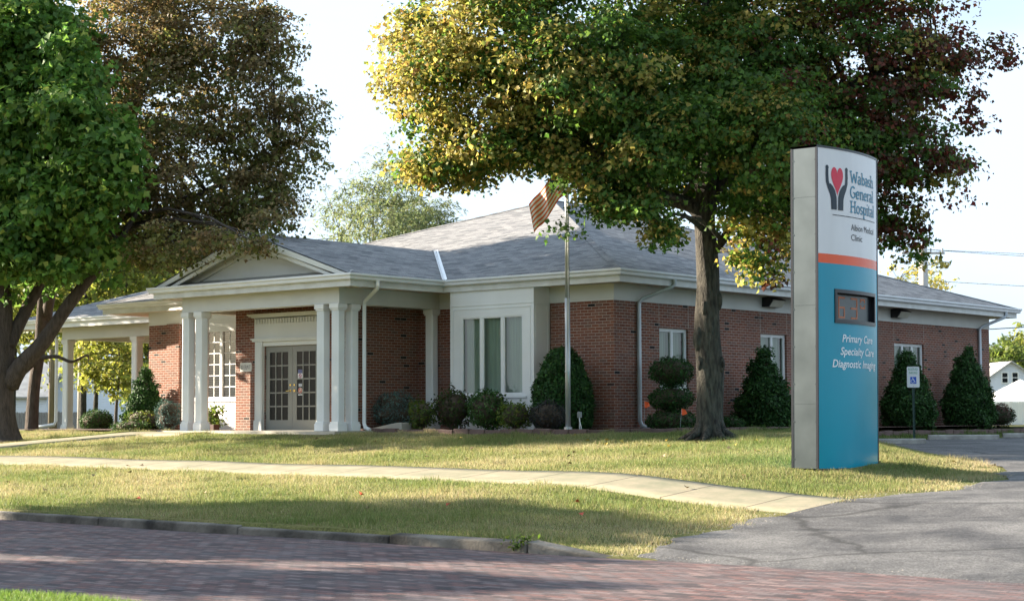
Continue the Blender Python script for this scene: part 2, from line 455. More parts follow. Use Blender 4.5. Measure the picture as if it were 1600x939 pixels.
def walk_mat():
    m, nt, n, l, b = newmat('pavement_concrete')
    t = n.new('ShaderNodeTexCoord'); s = n.new('ShaderNodeSeparateXYZ'); l.new(t.outputs['Object'], s.inputs[0])
    z = n.new('ShaderNodeTexNoise'); z.inputs['Scale'].default_value = 2.2; z.inputs['Detail'].default_value = 10; z.inputs['Roughness'].default_value = .68; l.new(t.outputs['Object'], z.inputs['Vector'])
    r = n.new('ShaderNodeValToRGB'); e = r.color_ramp.elements
    e[0].position, e[0].color = .34, (.19, .19, .13, 1); e[1].position, e[1].color = .7, (.32, .275, .20, 1)
    l.new(z.outputs['Fac'], r.inputs[0])
    md = n.new('ShaderNodeMath'); md.operation = 'PINGPONG'; md.inputs[1].default_value = .76; l.new(s.outputs[0], md.inputs[0])
    lt = n.new('ShaderNodeMath'); lt.operation = 'LESS_THAN'; lt.inputs[1].default_value = .016; l.new(md.outputs[0], lt.inputs[0])
    mx = n.new('ShaderNodeMix'); mx.data_type = 'RGBA'; mx.inputs['B'].default_value = (.09, .075, .055, 1)
    l.new(lt.outputs[0], mx.inputs['Factor']); l.new(r.outputs[0], mx.inputs['A']); l.new(mx.outputs['Result'], b.inputs['Base Color'])
    b.inputs['Roughness'].default_value = .9; b.inputs['Specular IOR Level'].default_value = .2
    z2 = n.new('ShaderNodeTexNoise'); z2.inputs['Scale'].default_value = 70; l.new(t.outputs['Object'], z2.inputs['Vector'])
    bp = n.new('ShaderNodeBump'); bp.inputs['Strength'].default_value = .3; bp.inputs['Distance'].default_value = .01
    l.new(z2.outputs['Fac'], bp.inputs['Height']); l.new(bp.outputs[0], b.inputs['Normal'])
    return m


M['lawn'], M['asphalt'], M['walk'] = lawn_mat(), asphalt_mat(), walk_mat()

# ------------------------------------------------------------------ terrain
def kerb_y(X):
    return -16.19 - .03 * (X + .19)


def smooth(t):
    t = np.clip(t, 0, 1); return t * t * (3 - 2 * t)


EDGE_Y = [-30, -16.6, -15.6, -14, -12, -9.8, -7.8, -5.5, -3, -.8, 1.5, 4, 6, 22, 30, 400]
EDGE_X = [13.4, 12.7, 12.2, 11.9, 11.5, 11.5, 12.1, 12.0, 10.8, 8.9, 6.6, 4.4, 2.5, 2.4, -2, -2]


def edge_x(Y):
    return np.interp(Y, EDGE_Y, EDGE_X)


def z_asphalt(Y):
    return np.interp(Y, [-40, -16.6, -11.4, -10, -7.7, -5.4, -.8, 8, 40, 120], [-1.265, -1.238, -1.0, -.87, -.8, -.7, -.5, -.33, -.4, -.6])


def terrain(X, Y):
    X, Y = np.asarray(X, float), np.asarray(Y, float)
    Yp = Y + .03 * (X + .19) * np.clip((-Y - 9) / 7, 0, 1) - .11 * np.clip((-Y - 9) / 7, 0, 1)
    Yp = np.where(Y > -9, Yp + np.clip((X + 15) / 3, 0, 1) * np.clip((-2.5 - X) / 3, 0, 1) * 1.7 * np.clip((Y + 9) / 4.5, 0, 1), Yp)
    zb = np.interp(Yp, [-400, -60, -23.3, -23.1, -16.42, -16.34, -11, -2.6, 0, 26, 70, 110, 400], [-1.2, -1.2, -1.2, -1.42, -1.42, -1.1, -.74, -.06, -.05, -.08, -.35, -.57, -.9])
    zb = zb - .0148 * np.clip(-X - 27, 0, 75) * np.clip((Y + 14) / 10, 0, 1)
    xe = edge_x(Y); wdt = np.interp(Y, [-5, 3], [5.0, 1.4])
    t = smooth((X - (xe - wdt)) / wdt)
    t = np.where((Y < -16.4), np.clip(t, 0, 1), t)
    za = z_asphalt(Y) - .012 - .04 * smooth((X - xe) / .5)
    za = np.where(Y < -23.3, -1.2, np.where(Y < kerb_y(X) - .2, -1.42, za))
    z = zb * (1 - t) + za * t
    nz_ = .008 * np.sin(X * 1.3 + 2 * np.sin(Y * .7)) + .007 * np.sin(Y * 1.9 + 1.1 * np.sin(X * .9))
    lawn = ((Y > -16) & (Y < -2.8) & (t < .9)).astype(float)
    return z + nz_ * lawn


def grid_sheet(name, xs, ys, zf, mat, keep=None):
    X, Y = np.meshgrid(xs, ys); Z = zf(X, Y)
    V = np.stack([X, Y, Z], -1).reshape(-1, 3)
    nx, ny = len(xs), len(ys)
    i = np.arange((ny - 1) * nx).reshape(ny - 1, nx)[:, :-1].ravel()
    F = np.stack([i, i + 1, i + nx + 1, i + nx], 1)
    o = raw_mesh(name, V, [F], mat)
    o.data.polygons.foreach_set('use_smooth', [True] * len(F))
    return o


xs = np.unique(np.concatenate([np.linspace(-600, -60, 20), np.linspace(-60, -20, 41), np.linspace(-20, 14, 137), np.linspace(14, 40, 27), np.linspace(40, 500, 18)]))
ys = np.unique(np.concatenate([np.linspace(-400, -60, 10), np.linspace(-60, -24, 19), np.array([-23.4, -23.3, -23.1, -23, -20]), np.linspace(-17.2, -15.6, 33),
                               np.linspace(-15.6, 4, 79), np.linspace(4, 30, 27), np.linspace(30, 140, 23), np.linspace(140, 700, 15)]))
tag(grid_sheet('ground', xs, ys, terrain, M['lawn']), kind='structure')

# brick street, with a slight crown
rx = np.concatenate([np.linspace(-160, -20, 29), np.linspace(-15, 40, 45), np.linspace(45, 160, 24)])
V, F = [], []
fr = np.linspace(0, 1, 15)
for X in rx:
    for t in fr:
        y = -23.15 + t * (kerb_y(X) - .02 + 23.15)
        V.append((X, y, -1.25 + .045 * (1 - (2 * t - 1) ** 2) * 1.0 + .006 * math.sin(X * .9 + t * 7)))
nfr = len(fr)
F = np.array([(a * nfr + k, (a + 1) * nfr + k, (a + 1) * nfr + k + 1, a * nfr + k + 1) for a in range(len(rx) - 1) for k in range(nfr - 1)])
o = raw_mesh('street', np.array(V), [F], M['paver']); tag(o, kind='structure')
o.data.polygons.foreach_set('use_smooth', [True] * len(F))

# asphalt driveway and parking lot
V, F = [], []
dy = np.concatenate([np.linspace(-16.62, -4, 52), np.linspace(-3.6, 30, 60), np.linspace(34, 110, 20)])
ts = np.concatenate([np.linspace(0, .2, 14), np.linspace(.25, 1, 12)])
for Y in dy:
    xe = float(edge_x(Y)) - .06 + .1 * math.sin(Y * 3.1) + .07 * math.sin(Y * 7.3)
    for t in ts:
        X = xe + (70 - xe) * t
        yy = Y if Y > -16.5 else Y - .03 * (X - 12) + .12 * math.sin(X * 2.1) + .06 * math.sin(X * 5.7)
        V.append((X, yy, float(z_asphalt(Y)) + .012 * math.sin(X * .8 + Y * .5) + (-.03 if Y < -16.55 else 0)))
nt_ = len(ts)
F = np.array([(a * nt_ + k, a * nt_ + k + 1, (a + 1) * nt_ + k + 1, (a + 1) * nt_ + k) for a in range(len(dy) - 1) for k in range(nt_ - 1)])
o = raw_mesh('driveway', np.array(V), [F], M['asphalt']); tag(o, kind='structure')
o.data.polygons.foreach_set('use_smooth', [True] * len(F))


def ribbon(name, near, far, dz, mat, n=80, thick=.08):
    """paved strip between two polylines, draped on the ground, with a turned-down edge"""
    near, far = np.array(near, float), np.array(far, float)

    def resamp(p):
        d = np.r_[0, np.cumsum(np.linalg.norm(np.diff(p, axis=0), axis=1))]
        s = np.linspace(0, d[-1], n)
        return np.stack([np.interp(s, d, p[:, 0]), np.interp(s, d, p[:, 1])], 1)
    a, b = resamp(near), resamp(far)
    V, F = [], []
    for i in range(n):
        for t in (0, 0, .25, .5, .75, 1, 1):
            p = a[i] * (1 - t) + b[i] * t
            V.append([p[0], p[1], float(terrain(p[0], p[1])) + dz * (float(np.clip((11.7 - p[0]) / 1.2, .25, 1)))])
        V[-7][2] -= thick; V[-1][2] -= thick
    for i in range(n - 1):
        for k in range(6):
            F.append((i * 7 + k, (i + 1) * 7 + k, (i + 1) * 7 + k + 1, i * 7 + k + 1))
    F2 = np.array(F)
    o = raw_mesh(name, np.array(V), [F2], mat)
    return tag(o, kind='structure')


ribbon('sidewalk', [(-90, -8.0), (-10, -9.95), (6, -10.9), (11.45, -11.4)], [(-90, -6.75), (-10, -8.7), (6, -9.4), (11.55, -9.8)], .03, M['walk'], 140)
ribbon('entrance_path', [(-9.5, -4.85), (-11.2, -4.75), (-13.0, -6.6), (-15.6, -9.2)], [(-9.5, -3.7), (-11.6, -3.65), (-14.1, -5.7), (-17.2, -8.9)], .05, M['walk'], 40)
mb = MB(); mb.box(-11.5, -3.95, -.3, -5.1, -2.2, .012)
tag(mb.build('porch_floor', M['concrete']), kind='structure')

# kerb of cast stones
mb = MB()
x = -70.0
krng = random.Random(3)
while x < 11.0:
    L = krng.uniform(2.0, 3.4); x1 = min(x + L, 11.05)
    dz = krng.uniform(-.02, .004)
    y0, y1 = kerb_y(x), kerb_y(x1)
    top0, top1 = -1.115 + dz, -1.115 + dz
    g = .005
    P = [(x + g, y0 - .15, -1.45), (x1 - g, y1 - .15, -1.45), (x1 - g, y1 + .06, -1.45), (x + g, y0 + .06, -1.45),
         (x + g, y0 - .13, top0 - .02), (x1 - g, y1 - .13, top1 - .02), (x1 - g, y1 + .06, top1), (x + g, y0 + .06, top0)]
    mb.add(P, [(3, 2, 1, 0), (4, 5, 6, 7), (0, 1, 5, 4), (1, 2, 6, 5), (2, 3, 7, 6), (3, 0, 4, 7)])
    x = x1
y0, y1 = kerb_y(11.06), kerb_y(12.3)
mb.add([(11.07, y0 - .15, -1.45), (12.35, y1 - .12, -1.45), (12.35, y1 + .1, -1.45), (11.07, y0 + .06, -1.45),
        (11.07, y0 - .13, -1.12), (12.35, y1 - .11, -1.27), (12.35, y1 + .1, -1.26), (11.07, y0 + .06, -1.1)],
       [(3, 2, 1, 0), (4, 5, 6, 7), (0, 1, 5, 4), (1, 2, 6, 5), (2, 3, 7, 6), (3, 0, 4, 7)])
tag(mb.build('kerb', M['kerb'], bevel=.02), kind='structure')

# planting beds (mulch)
BED = [(-5.3, -2.55), (-3, -2.62), (0, -2.5), (1.1, -2.35), (1.9, -1.6), (2.0, -.4), (1.85, 2), (1.7, 8), (1.6, 20), (0, 20.4), (0, 0), (-5.3, 0)]
mb = MB(); mb.add([(x, y, .015 if y < 3 else .0) for x, y in BED], [list(range(len(BED)))])
tag(mb.build('planting_bed', M['mulch']), kind='structure')
mb = MB(); mb.add([(x, y, .01) for x, y in [(-22, -2.1), (-15, -2.3), (-11.6, -2.2), (-11.6, 0), (-16.8, 0), (-16.8, 2), (-22, 2)]], [list(range(7))])
tag(mb.build('planting_bed', M['mulch']), kind='structure')

# ------------------------------------------------------------------ the clinic building
M['joint'] = pm('joint_sealant', (.42, .38, .33), .8)
B = thing('clinic_building', 'one-storey red brick clinic with grey hip roof and white columned entrance porch', 'building')
ZS, ZE, PIT = 3.378, 3.64, .335            # soffit, roof edge, roof pitch
EX0, EX1, EY0, EY1 = -18.15, .65, -.65, 20.53
PXL, PXR, PYF = -11.81, -4.69, -3.86         # porch eaves


def wall(mb, axis, const, u0, u1, z0, z1, holes=(), depth=.12, sgn=1):
    """wall face in the plane axis=const with openings and their reveals (depth towards the inside)"""
    us = sorted({u0, u1, *[h[0] for h in holes], *[h[1] for h in holes]}); zs = sorted({z0, z1, *[h[2] for h in holes], *[h[3] for h in holes]})
    P = (lambda u, z, d=0: (const - sgn * d, u, z)) if axis == 0 else (lambda u, z, d=0: (u, const - sgn * d, z))
    for a, b in zip(us, us[1:]):
        for c, d in zip(zs, zs[1:]):
            if any(h[0] <= a and b <= h[1] and h[2] <= c and d <= h[3] for h in holes):
                continue
            mb.quad(P(a, c), P(b, c), P(b, d), P(a, d))
    for h in holes:
        a, b, c, d = h
        mb.quad(P(a, c), P(a, c, depth), P(a, d, depth), P(a, d)); mb.quad(P(b, c), P(b, d), P(b, d, depth), P(b, c, depth))
        mb.quad(P(a, d), P(a, d, depth), P(b, d, depth), P(b, d)); mb.quad(P(a, c), P(b, c), P(b, c, depth), P(a, c, depth))


SIDEW = [(1.80, 3.02, .95, 2.42), (6.32, 7.60, .95, 2.43), (13.55, 15.40, .95, 2.40)]
mb = MB()
wall(mb, 0, 0, 0, 19.885, -.3, 3.05, SIDEW, .14, 1)
wall(mb, 1, 0, -16.82, 0, -.3, 3.05, [(-14.62, -11.98, 0, 3.05), (-4.54, -1.87, 0, 3.05)], .05, -1)
wall(mb, 0, -16.82, 0, 19.885, -.3, 3.05, (), .1, -1)
wall(mb, 1, 19.885, -16.82, 0, -.3, 3.05, (), .1, 1)
mb.box(-15.95, -.06, -.3, -15.4, 0.02, 3.02)        # shallow brick pier beside the porch
# vestibule
wall(mb, 1, -2.35, -10.36, -6.13, -.3, 3.2, [(-9.24, -7.26, -.3, 2.16)], .05, -1)
wall(mb, 0, -6.13, -2.35, 0, -.3, 3.2, (), .1, 1)
wall(mb, 0, -10.36, -2.35, 0, -.3, 3.2, (), .1, -1)
mb.build('wall', M['brick'], B)
for u in (1.79, 3.03, 6.31, 7.61, 13.54, 15.41):     # pale control joints above the window corners
    mb = MB(); mb.box(-.01, u - .006, 2.45, .003, u + .006, 3.0); mb.build('control_joint', M['joint'], B)

# sweep of a profile [(out, z)] along an eave or wall path (outward is to the right of travel)
def sweep(mb, path, prof, closed=False, ends=True):
    P = [np.array(p, float) for p in path]; n = len(P); rings = []
    for i in range(n):
        def nrm(a, b):
            d = (b - a) / np.linalg.norm(b - a); return np.array([d[1], -d[0]])
        if closed:
            n0, n1 = nrm(P[i - 1], P[i]), nrm(P[i], P[(i + 1) % n])
        else:
            n0 = nrm(P[i - 1], P[i]) if i > 0 else nrm(P[0], P[1]); n1 = nrm(P[i], P[i + 1]) if i < n - 1 else n0
        m = (n0 + n1) / (1 + n0 @ n1)
        rings.append([(P[i][0] + m[0] * o_, P[i][1] + m[1] * o_, z_) for o_, z_ in prof])
    k = len(prof)
    F = [(i * k + j, ((i + 1) % n) * k + j, ((i + 1) % n) * k + (j + 1) % k, i * k + (j + 1) % k) for i in range(n if closed else n - 1) for j in range(k)]
    if not closed and ends:
        F += [list(range(k)), list(range((n - 1) * k, n * k))[::-1]]
    mb.add([q for r_ in rings for q in r_], F)


# travel so that outward is on the right: from left end along the front to the right end, then back along the side
EAVE = [(-18.15, -.65), (PXL, -.65), (PXL, PYF), (PXR, PYF), (PXR, -.65), (.65, -.65), (.65, 20.53), (-18.15, 20.53)]
WALLP = [(-16.82, 0), (-11.08, 0), (-11.08, -3.5), (-5.42, -3.5), (-5.42, 0), (0, 0), (0, 19.885), (-16.82, 19.885)]
mb = MB(); sweep(mb, EAVE, [(-.03, ZS - .02), (0, ZS - .02), (0, 3.60), (-.03, 3.60)], True); mb.build('fascia', M['rustwhite'], B)
GP = [(.004, 3.505), (.075, 3.505), (.095, 3.53), (.1, 3.575), (.135, 3.61), (.135, 3.652), (.115, 3.652), (.115, 3.62), (.08, 3.58), (.07, 3.525), (.03, 3.525), (.02, 3.655), (.004, 3.655)]
mb = MB(); sweep(mb, EAVE, GP, True); mb.build('gutter', M['gutter'], B)
mb = MB(); sweep(mb, WALLP, [(.0, 3.0), (.022, 3.0), (.022, 3.02), (.012, 3.03), (.012, ZS), (0, ZS)], True); mb.build('frieze', M['cream'], B)
mb = MB(); mb.add([(x, y, ZS) for x, y in EAVE], [list(range(len(EAVE)))[::-1]]); mb.build('soffit', M['soffit'], B)
mb = MB()                                            # porch beams (inner faces) and ceiling
mb.box(-11.07, -3.49, 3.002, -5.43, -3.16, 3.36); mb.box(-11.07, -3.15, 3.002, -10.75, -.01, 3.36); mb.box(-5.75, -3.15, 3.002, -5.43, -.01, 3.36)
mb.build('porch_beam', M['cream'], B)
mb = MB(); mb.quad((-10.75, -3.16, 3.15), (-10.75, 0, 3.15), (-5.75, 0, 3.15), (-5.75, -3.16, 3.15)); mb.build('porch_ceiling', pm('porch_ceiling_sunlit', (.42, .3, .2), .7, .1, 2), B)  # orange-brown colour stands in for sunlight reflected onto the ceiling

# roofs
def z_roof(d): return ZE + PIT * d
mb = MB()
x0, x1, y0, y1 = EX0 - .05, EX1 + .05, EY0 - .05, EY1 + .05
Rr = (x1 - x0) / 2; xm = (x0 + x1) / 2; zr = z_roof(Rr)
A_, C_ = (xm, y0 + Rr, zr), (xm, y1 - Rr, zr)
mb.add([(x0, y0, ZE), (x1, y0, ZE), (x1, y1, ZE), (x0, y1, ZE), A_, C_], [(0, 1, 4), (1, 2, 5, 4), (2, 3, 5), (3, 0, 4, 5)])
# rim under the shingles
for a, b in (((x0, y0), (x1, y0)), ((x1, y0), (x1, y1)), ((x1, y1), (x0, y1)), ((x0, y1), (x0, y0))):
    mb.quad((*a, ZE - .025), (*b, ZE - .025), (*b, ZE), (*a, ZE))
roof = mb.build('roof', M['shingle'], B)
mb = MB()                                            # hip caps
def cap(mb, p, q, w=.13, t=.012):
    p, q = np.array(p), np.array(q); d = (q - p) / np.linalg.norm(q - p); s = np.cross(d, (0, 0, 1)); s /= np.linalg.norm(s)
    dn = np.array([0, 0, -w * PIT * .68]); up = np.array([0, 0, t])
    mb.add([p + s * w + dn + up, q + s * w + dn + up, q + up * 2, p + up * 2, q - s * w + dn + up, p - s * w + dn + up], [(0, 1, 2, 3), (3, 2, 4, 5)])
cap(mb, (x0, y0, ZE), A_); cap(mb, (x1, y0, ZE), A_); cap(mb, (x1, y1, ZE), C_); cap(mb, (x0, y1, ZE), C_); cap(mb, A_, C_)
mb.build('ridge_cap', M['shingle'], roof)
# porch gable roof
xg = (PXL + PXR) / 2; hw = (PXR - PXL) / 2 + .03; zg = ZE + PIT * hw
yb = 2.95
mb = MB()
for s in (-1, 1):
    e0, e1 = (xg + s * hw, PYF - .04, ZE), (xg + s * hw, -.62, ZE)
    r0, r1 = (xg, PYF - .04, zg), (xg, yb, zg)
    p = [e0, e1, r1, r0] if s > 0 else [e0, r0, r1, e1]
    mb.add(p, [(0, 1, 2, 3)])
    mb.quad(*( [(e0[0], e0[1], ZE - .025), (e1[0], e1[1], ZE - .025), e1, e0]))
mb.build('porch_roof', M['shingle'], B)
# valley flashings
for s in (-1, 1):
    mb = MB()
    p = np.array([xg + s * hw, -.66, ZE + .012]); q = np.array([xg, yb, zg + .012])
    d = (q - p) / np.linalg.norm(q - p)
    s1 = np.array([s * 1.0, .0, 0.0]); s1 = s1 - d * (s1 @ d); s1 /= np.linalg.norm(s1)
    s2 = np.array([0, -1.0, 0]); s2 = np.array([-s * .0, -1.0, 0]) - d * (-d[1]); s2 /= np.linalg.norm(s2)
    up = np.array([0, 0, .014])
    a = .075
    mb.add([p, q, q + s1 * a + up * 1.5, p + s1 * a + up * 1.5], [(0, 1, 2, 3)])
    mb.add([p, q, q + np.array([-s * .9, .0, PIT * .9]) / 1 * a * 1.0 + up, p + np.array([-s * .9, 0, PIT * .9]) * a + up], [(0, 1, 2, 3)])
    mb.tube([p + up * 1.6, q + up * 1.6], .012, 6)
    mb.build('valley_flashing', M['flash'], B)
# pediment
yF = PYF
mb = MB()
mb.add([(PXL + .3, -3.5, 3.66), (PXR - .3, -3.5, 3.66), (xg, -3.5, zg - .2)], [(0, 1, 2)])
ped = mb.build('pediment', M['cream'], B)
mb = MB()                                            # lead-covered ledge between gutter and tympanum
mb.add([(PXL + .02, PYF - .02, 3.655), (PXR - .02, PYF - .02, 3.655), (PXR - .25, -3.5, 3.77), (PXL + .25, -3.5, 3.77)], [(0, 1, 2, 3)])
mb.build('ledge', pm('ledge_metal', (.3, .3, .29), .5, .2, 2, metallic=.2), ped)
for s in (-1, 1):
    mb = MB()
    ex = xg + s * (hw - .0)
    def rake(w0, w1, y0_, y1_):
        # board parallel to the slope between vertical offsets w0..w1 below the roof line
        P = [(ex, y0_, ZE - w0), (xg, y0_, zg - w0), (xg, y0_, zg - w1), (ex - s * (w1 - w0) / PIT * .62, y0_, ZE - w0 + .01)]
        mb.extrude(P, (0, y1_ - y0_, 0))
    rake(.03, .21, PYF - .03, PYF + .03)
    mb.build('rake_board', M['cream'], ped)  # duller cream on these boards stands in for shade on the gable
    mb = MB(); rake(.19, .32, PYF + .032, PYF + .09); rake(.3, .4, -3.56, -3.5); mb.build('rake_moulding', M['cream'], ped)
    mb = MB()
    mb.quad((ex, PYF + .01, ZE - .06), (ex, -3.5, ZE - .06), (xg, -3.5, zg - .06), (xg, PYF + .01, zg - .06)); mb.build('rake_soffit', M['cream'], ped)

# columns
def column(x0, y0, z1=2.998, w=.26, z0=.012, name='column', flute=True, mat='white'):
    mb = MB(); cx, cy_ = x0 + w / 2, y0 + w / 2; h = w / 2
    n = 5
    pts = []
    for side in range(4):
        for k in range(n):
            a = -h * .78 + 2 * h * .78 * (k / n); bw_ = 2 * h * .78 / n
            for (dx, dep) in ((0, 0), (bw_ * .28, 0), (bw_ * .36, .009), (bw_ * .92, .009)):
                u, v_ = a + dx, h - (dep if flute else 0)
                pts.append({0: (u, -v_), 1: (v_, u), 2: (-u, v_), 3: (-v_, -u)}[side])
    mb.prism([(cx + p[0] * .94, cy_ + p[1] * .94) for p in pts], z0 + .2, z1 - .14)
    c = mb.build(name, M[mat], B)
    mb = MB(); mb.box(cx - h - .02, cy_ - h - .02, z0, cx + h + .02, cy_ + h + .02, z0 + .17); mb.box(cx - h - .005, cy_ - h - .005, z0 + .17, cx + h + .005, cy_ + h + .005, z0 + .215)
    mb.build('base', M[mat], c, bevel=.006)
    mb = MB(); mb.box(cx - h - .005, cy_ - h - .005, z1 - .15, cx + h + .005, cy_ + h + .005, z1 - .11); mb.box(cx - h - .025, cy_ - h - .025, z1 - .11, cx + h + .025, cy_ + h + .025, z1)
    mb.build('capital', M[mat], c, bevel=.006)
    return c
for cx, cy0 in ((-5.68, -3.53), (-6.18, -3.53), (-5.68, -3.08), (-11.08, -3.53), (-10.58, -3.53), (-11.08, -3.08)):
    column(cx, cy0)
for cx in (-5.68, -11.08):
    column(cx, -.27, name='pilaster')

# bays with windows
def window(parent_wall, axis, const, u0, u1, z0, z1, sgn, rec, panes, frame='wframe', grid=None, back='curtain', fw=.05):
    """framed window set rec behind the plane; panes = list of (ua, ub)"""
    P = (lambda u, z, d: (const - sgn * d, u, z)) if axis == 0 else (lambda u, z, d: (u, const - sgn * d, z))
    def bx(mb, ua, za, da, ub, zb_, db):
        p, q = P(ua, za, da), P(ub, zb_, db); mb.box(*p, *q)
    mb = MB()
    zl, zh = z0 + fw, z1 - fw
    bx(mb, u0, z0, rec - .03, u1, zl, rec + .06); bx(mb, u0, zh, rec - .03, u1, z1, rec + .06)
    edges = [u0] + [v for p in panes for v in p] + [u1]
    for a, b in zip(edges[::2], edges[1::2]):
        bx(mb, a, zl, rec - .028, b, zh, rec + .058)
    w = mb.build('window', M[frame], parent_wall)
    for a, b in panes:
        mb = MB(); s_ = .028
        bx(mb, a, zl, rec - .018, a + s_, zh, rec + .04); bx(mb, b - s_, zl, rec - .018, b, zh, rec + .04)
        bx(mb, a + s_, zl, rec - .018, b - s_, zl + s_, rec + .04); bx(mb, a + s_, zh - s_, rec - .018, b - s_, zh, rec + .04)
        mb.build('sash', M[frame], w)
        mb = MB(); mb.quad(P(a + s_, zl + s_, rec + .012), P(b - s_, zl + s_, rec + .012), P(b - s_, zh - s_, rec + .012), P(a + s_, zh - s_, rec + .012))
        mb.build('pane', M['glass'], w)
        if grid:
            mb = MB(); nc, nr = grid; wd = .011
            for i in range(1, nc):
                u = a + (b - a) * i / nc; bx(mb, u - wd, zl, rec + .002, u + wd, zh, rec + .010)
            for j in range(1, nr):
                z_ = zl + (zh - zl) * j / nr; bx(mb, a, z_ - wd, rec + .0035, b, z_ + wd, rec + .0085)
            mb.build('muntin', M[frame], w)
    mb = MB()
    if back == 'blind':
        nb = int((zh - zl) / .05)
        for j in range(nb):
            z_ = zl + .05 * j + .025
            mb.quad(P(u0, z_ + .018, rec + .085), P(u1, z_ + .018, rec + .085), P(u1, z_ - .018, rec + .115), P(u0, z_ - .018, rec + .115))
        mb.build('blind', M['blind'], w)
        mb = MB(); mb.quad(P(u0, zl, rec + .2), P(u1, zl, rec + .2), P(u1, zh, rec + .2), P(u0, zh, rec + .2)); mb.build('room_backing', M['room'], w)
    else:
        n = 60
        pts = [(u0 + (u1 - u0) * k / n, rec + .13 + .022 * math.sin(k * 1.5) + .01 * math.sin(k * .6)) for k in range(n + 1)]
        for (ua, da), (ub, db) in zip(pts, pts[1:]):
            mb.quad(P(ua, zl, da), P(ub, zl, db), P(ub, zh, db), P(ua, zh, da))
        mb.build('curtain', M['curtain'], w)
    return w


def bay(x0, x1, yf, grid, frame, back):
    mb = MB()
    wz0, wz1 = .82, 2.76
    wx0, wx1 = x0 + .31, x1 - .27
    wall(mb, 1, yf, x0, x1, -.2, ZS, [(wx0, wx1, wz0, wz1)], .1, -1)
    mb.quad((x1, yf, -.2), (x1, 0, -.2), (x1, 0, ZS), (x1, yf, ZS)); mb.quad((x0, yf, -.2), (x0, yf, ZS), (x0, 0, ZS), (x0, 0, -.2))
    bb = mb.build('bay', M['white'], B)
    mb = MB()                                         # thin applied mouldings
    for (a, b, c, d) in ((x0 + .0, x1 - .0, 3.0, 3.02),):
        mb.box(a, yf - .012, c, b, yf - .001, d)
    t = .018
    for (a, b, c, d) in ((x0 + .1, x1 - .1, .5, 2.93),):
        mb.box(a, yf - .01, d - t, b, yf - .001, d); mb.box(a, yf - .01, c, a + t, yf - .001, d - t); mb.box(b - t, yf - .01, c, b, yf - .001, d - t)
    mb.box(x1 + .001, yf + .06, .3, x1 + .01, yf + .075, 2.95); mb.box(x1 + .001, yf + .50, .3, x1 + .01, yf + .515, 2.95); mb.box(x1 + .001, yf + .075, 2.935, x1 + .01, yf + .50, 2.95)
    mb.box(x1 + .001, yf, 2.99, x1 + .014, -.02, 3.01)
    mb.box(wx0 - .04, yf - .03, wz0 - .05, wx1 + .04, yf - .002, wz0)
    mb.build('moulding', M['white'], bb)
    wd = wx1 - wx0; g = .075; pw = (wd - 4 * g) / 3
    window(bb, 1, yf, wx0, wx1, wz0, wz1, -1, .03, [(wx0 + g + i * (pw + g), wx0 + g + i * (pw + g) + pw) for i in range(3)], frame, grid, back)
    return bb
bay(-4.52, -1.89, -.6, None, 'white', 'curtain')
bay(-14.6, -12.0, -.6, (2, 6), 'white', 'blind')
for (a, b, c, d) in SIDEW:
    nP = 3 if b - a > 1.5 else 2
    g = .055; pw = (b - a - g * (nP + 1)) / nP
    w = window(B, 0, 0, a, b, c, d, 1, .09, [(a + g + i * (pw + g), a + g + i * (pw + g) + pw) for i in range(nP)], 'wframe', None, 'curtain')
    mb = MB(); mb.box(-.1, a, c - .06, .04, b, c - .002); mb.build('sill', M['concrete'], w)

# entrance surround and doors
yv = -2.35
mb = MB()
for s in (0, 1):
    X0 = -9.52 if s == 0 else -7.24
    mb.box(X0, yv - .1, 0, X0 + .26, yv, 2.24); mb.box(X0 - .02, yv - .12, 0, X0 + .28, yv - .1, .26)
    mb.box(X0 + .03, yv - .112, .3, X0 + .05, yv - .1, 2.2); mb.box(X0 + .21, yv - .112, .3, X0 + .23, yv - .1, 2.2)
mb.box(-9.26, yv - .06, 2.13, -7.24, yv + .02, 2.24)
mb.box(-9.6, yv - .13, 2.242, -6.9, yv, 2.33); mb.box(-9.63, yv - .155, 2.29, -6.87, yv - .13, 2.33)
mb.box(-9.54, yv - .1, 2.332, -6.96, yv, 2.9)
mb.extrude([(-9.54, yv - .1, 2.8), (-9.56, yv - .12, 2.83), (-9.72, yv - .24, 2.9), (-9.72, yv - .24, 2.935), (-9.54, yv - .1, 2.935)], (0, 0, 0)) if False else None
for (o_, za, zb_) in ((.12, 2.82, 2.85), (.17, 2.85, 2.88), (.22, 2.88, 2.905), (.25, 2.905, 2.945)):
    mb.box(-9.44 - o_, yv - o_ + .02, za, -7.06 + o_, yv, zb_)
sur = mb.build('door_surround', M['cream'], B, bevel=.004)
mb = MB()
for k in range(25):
    X = -9.5 + k * .104
    if X + .055 < -6.98: mb.box(X, yv - .125, 2.69, X + .055, yv - .1, 2.81)
mb.build('dentil', M['cream'], sur)
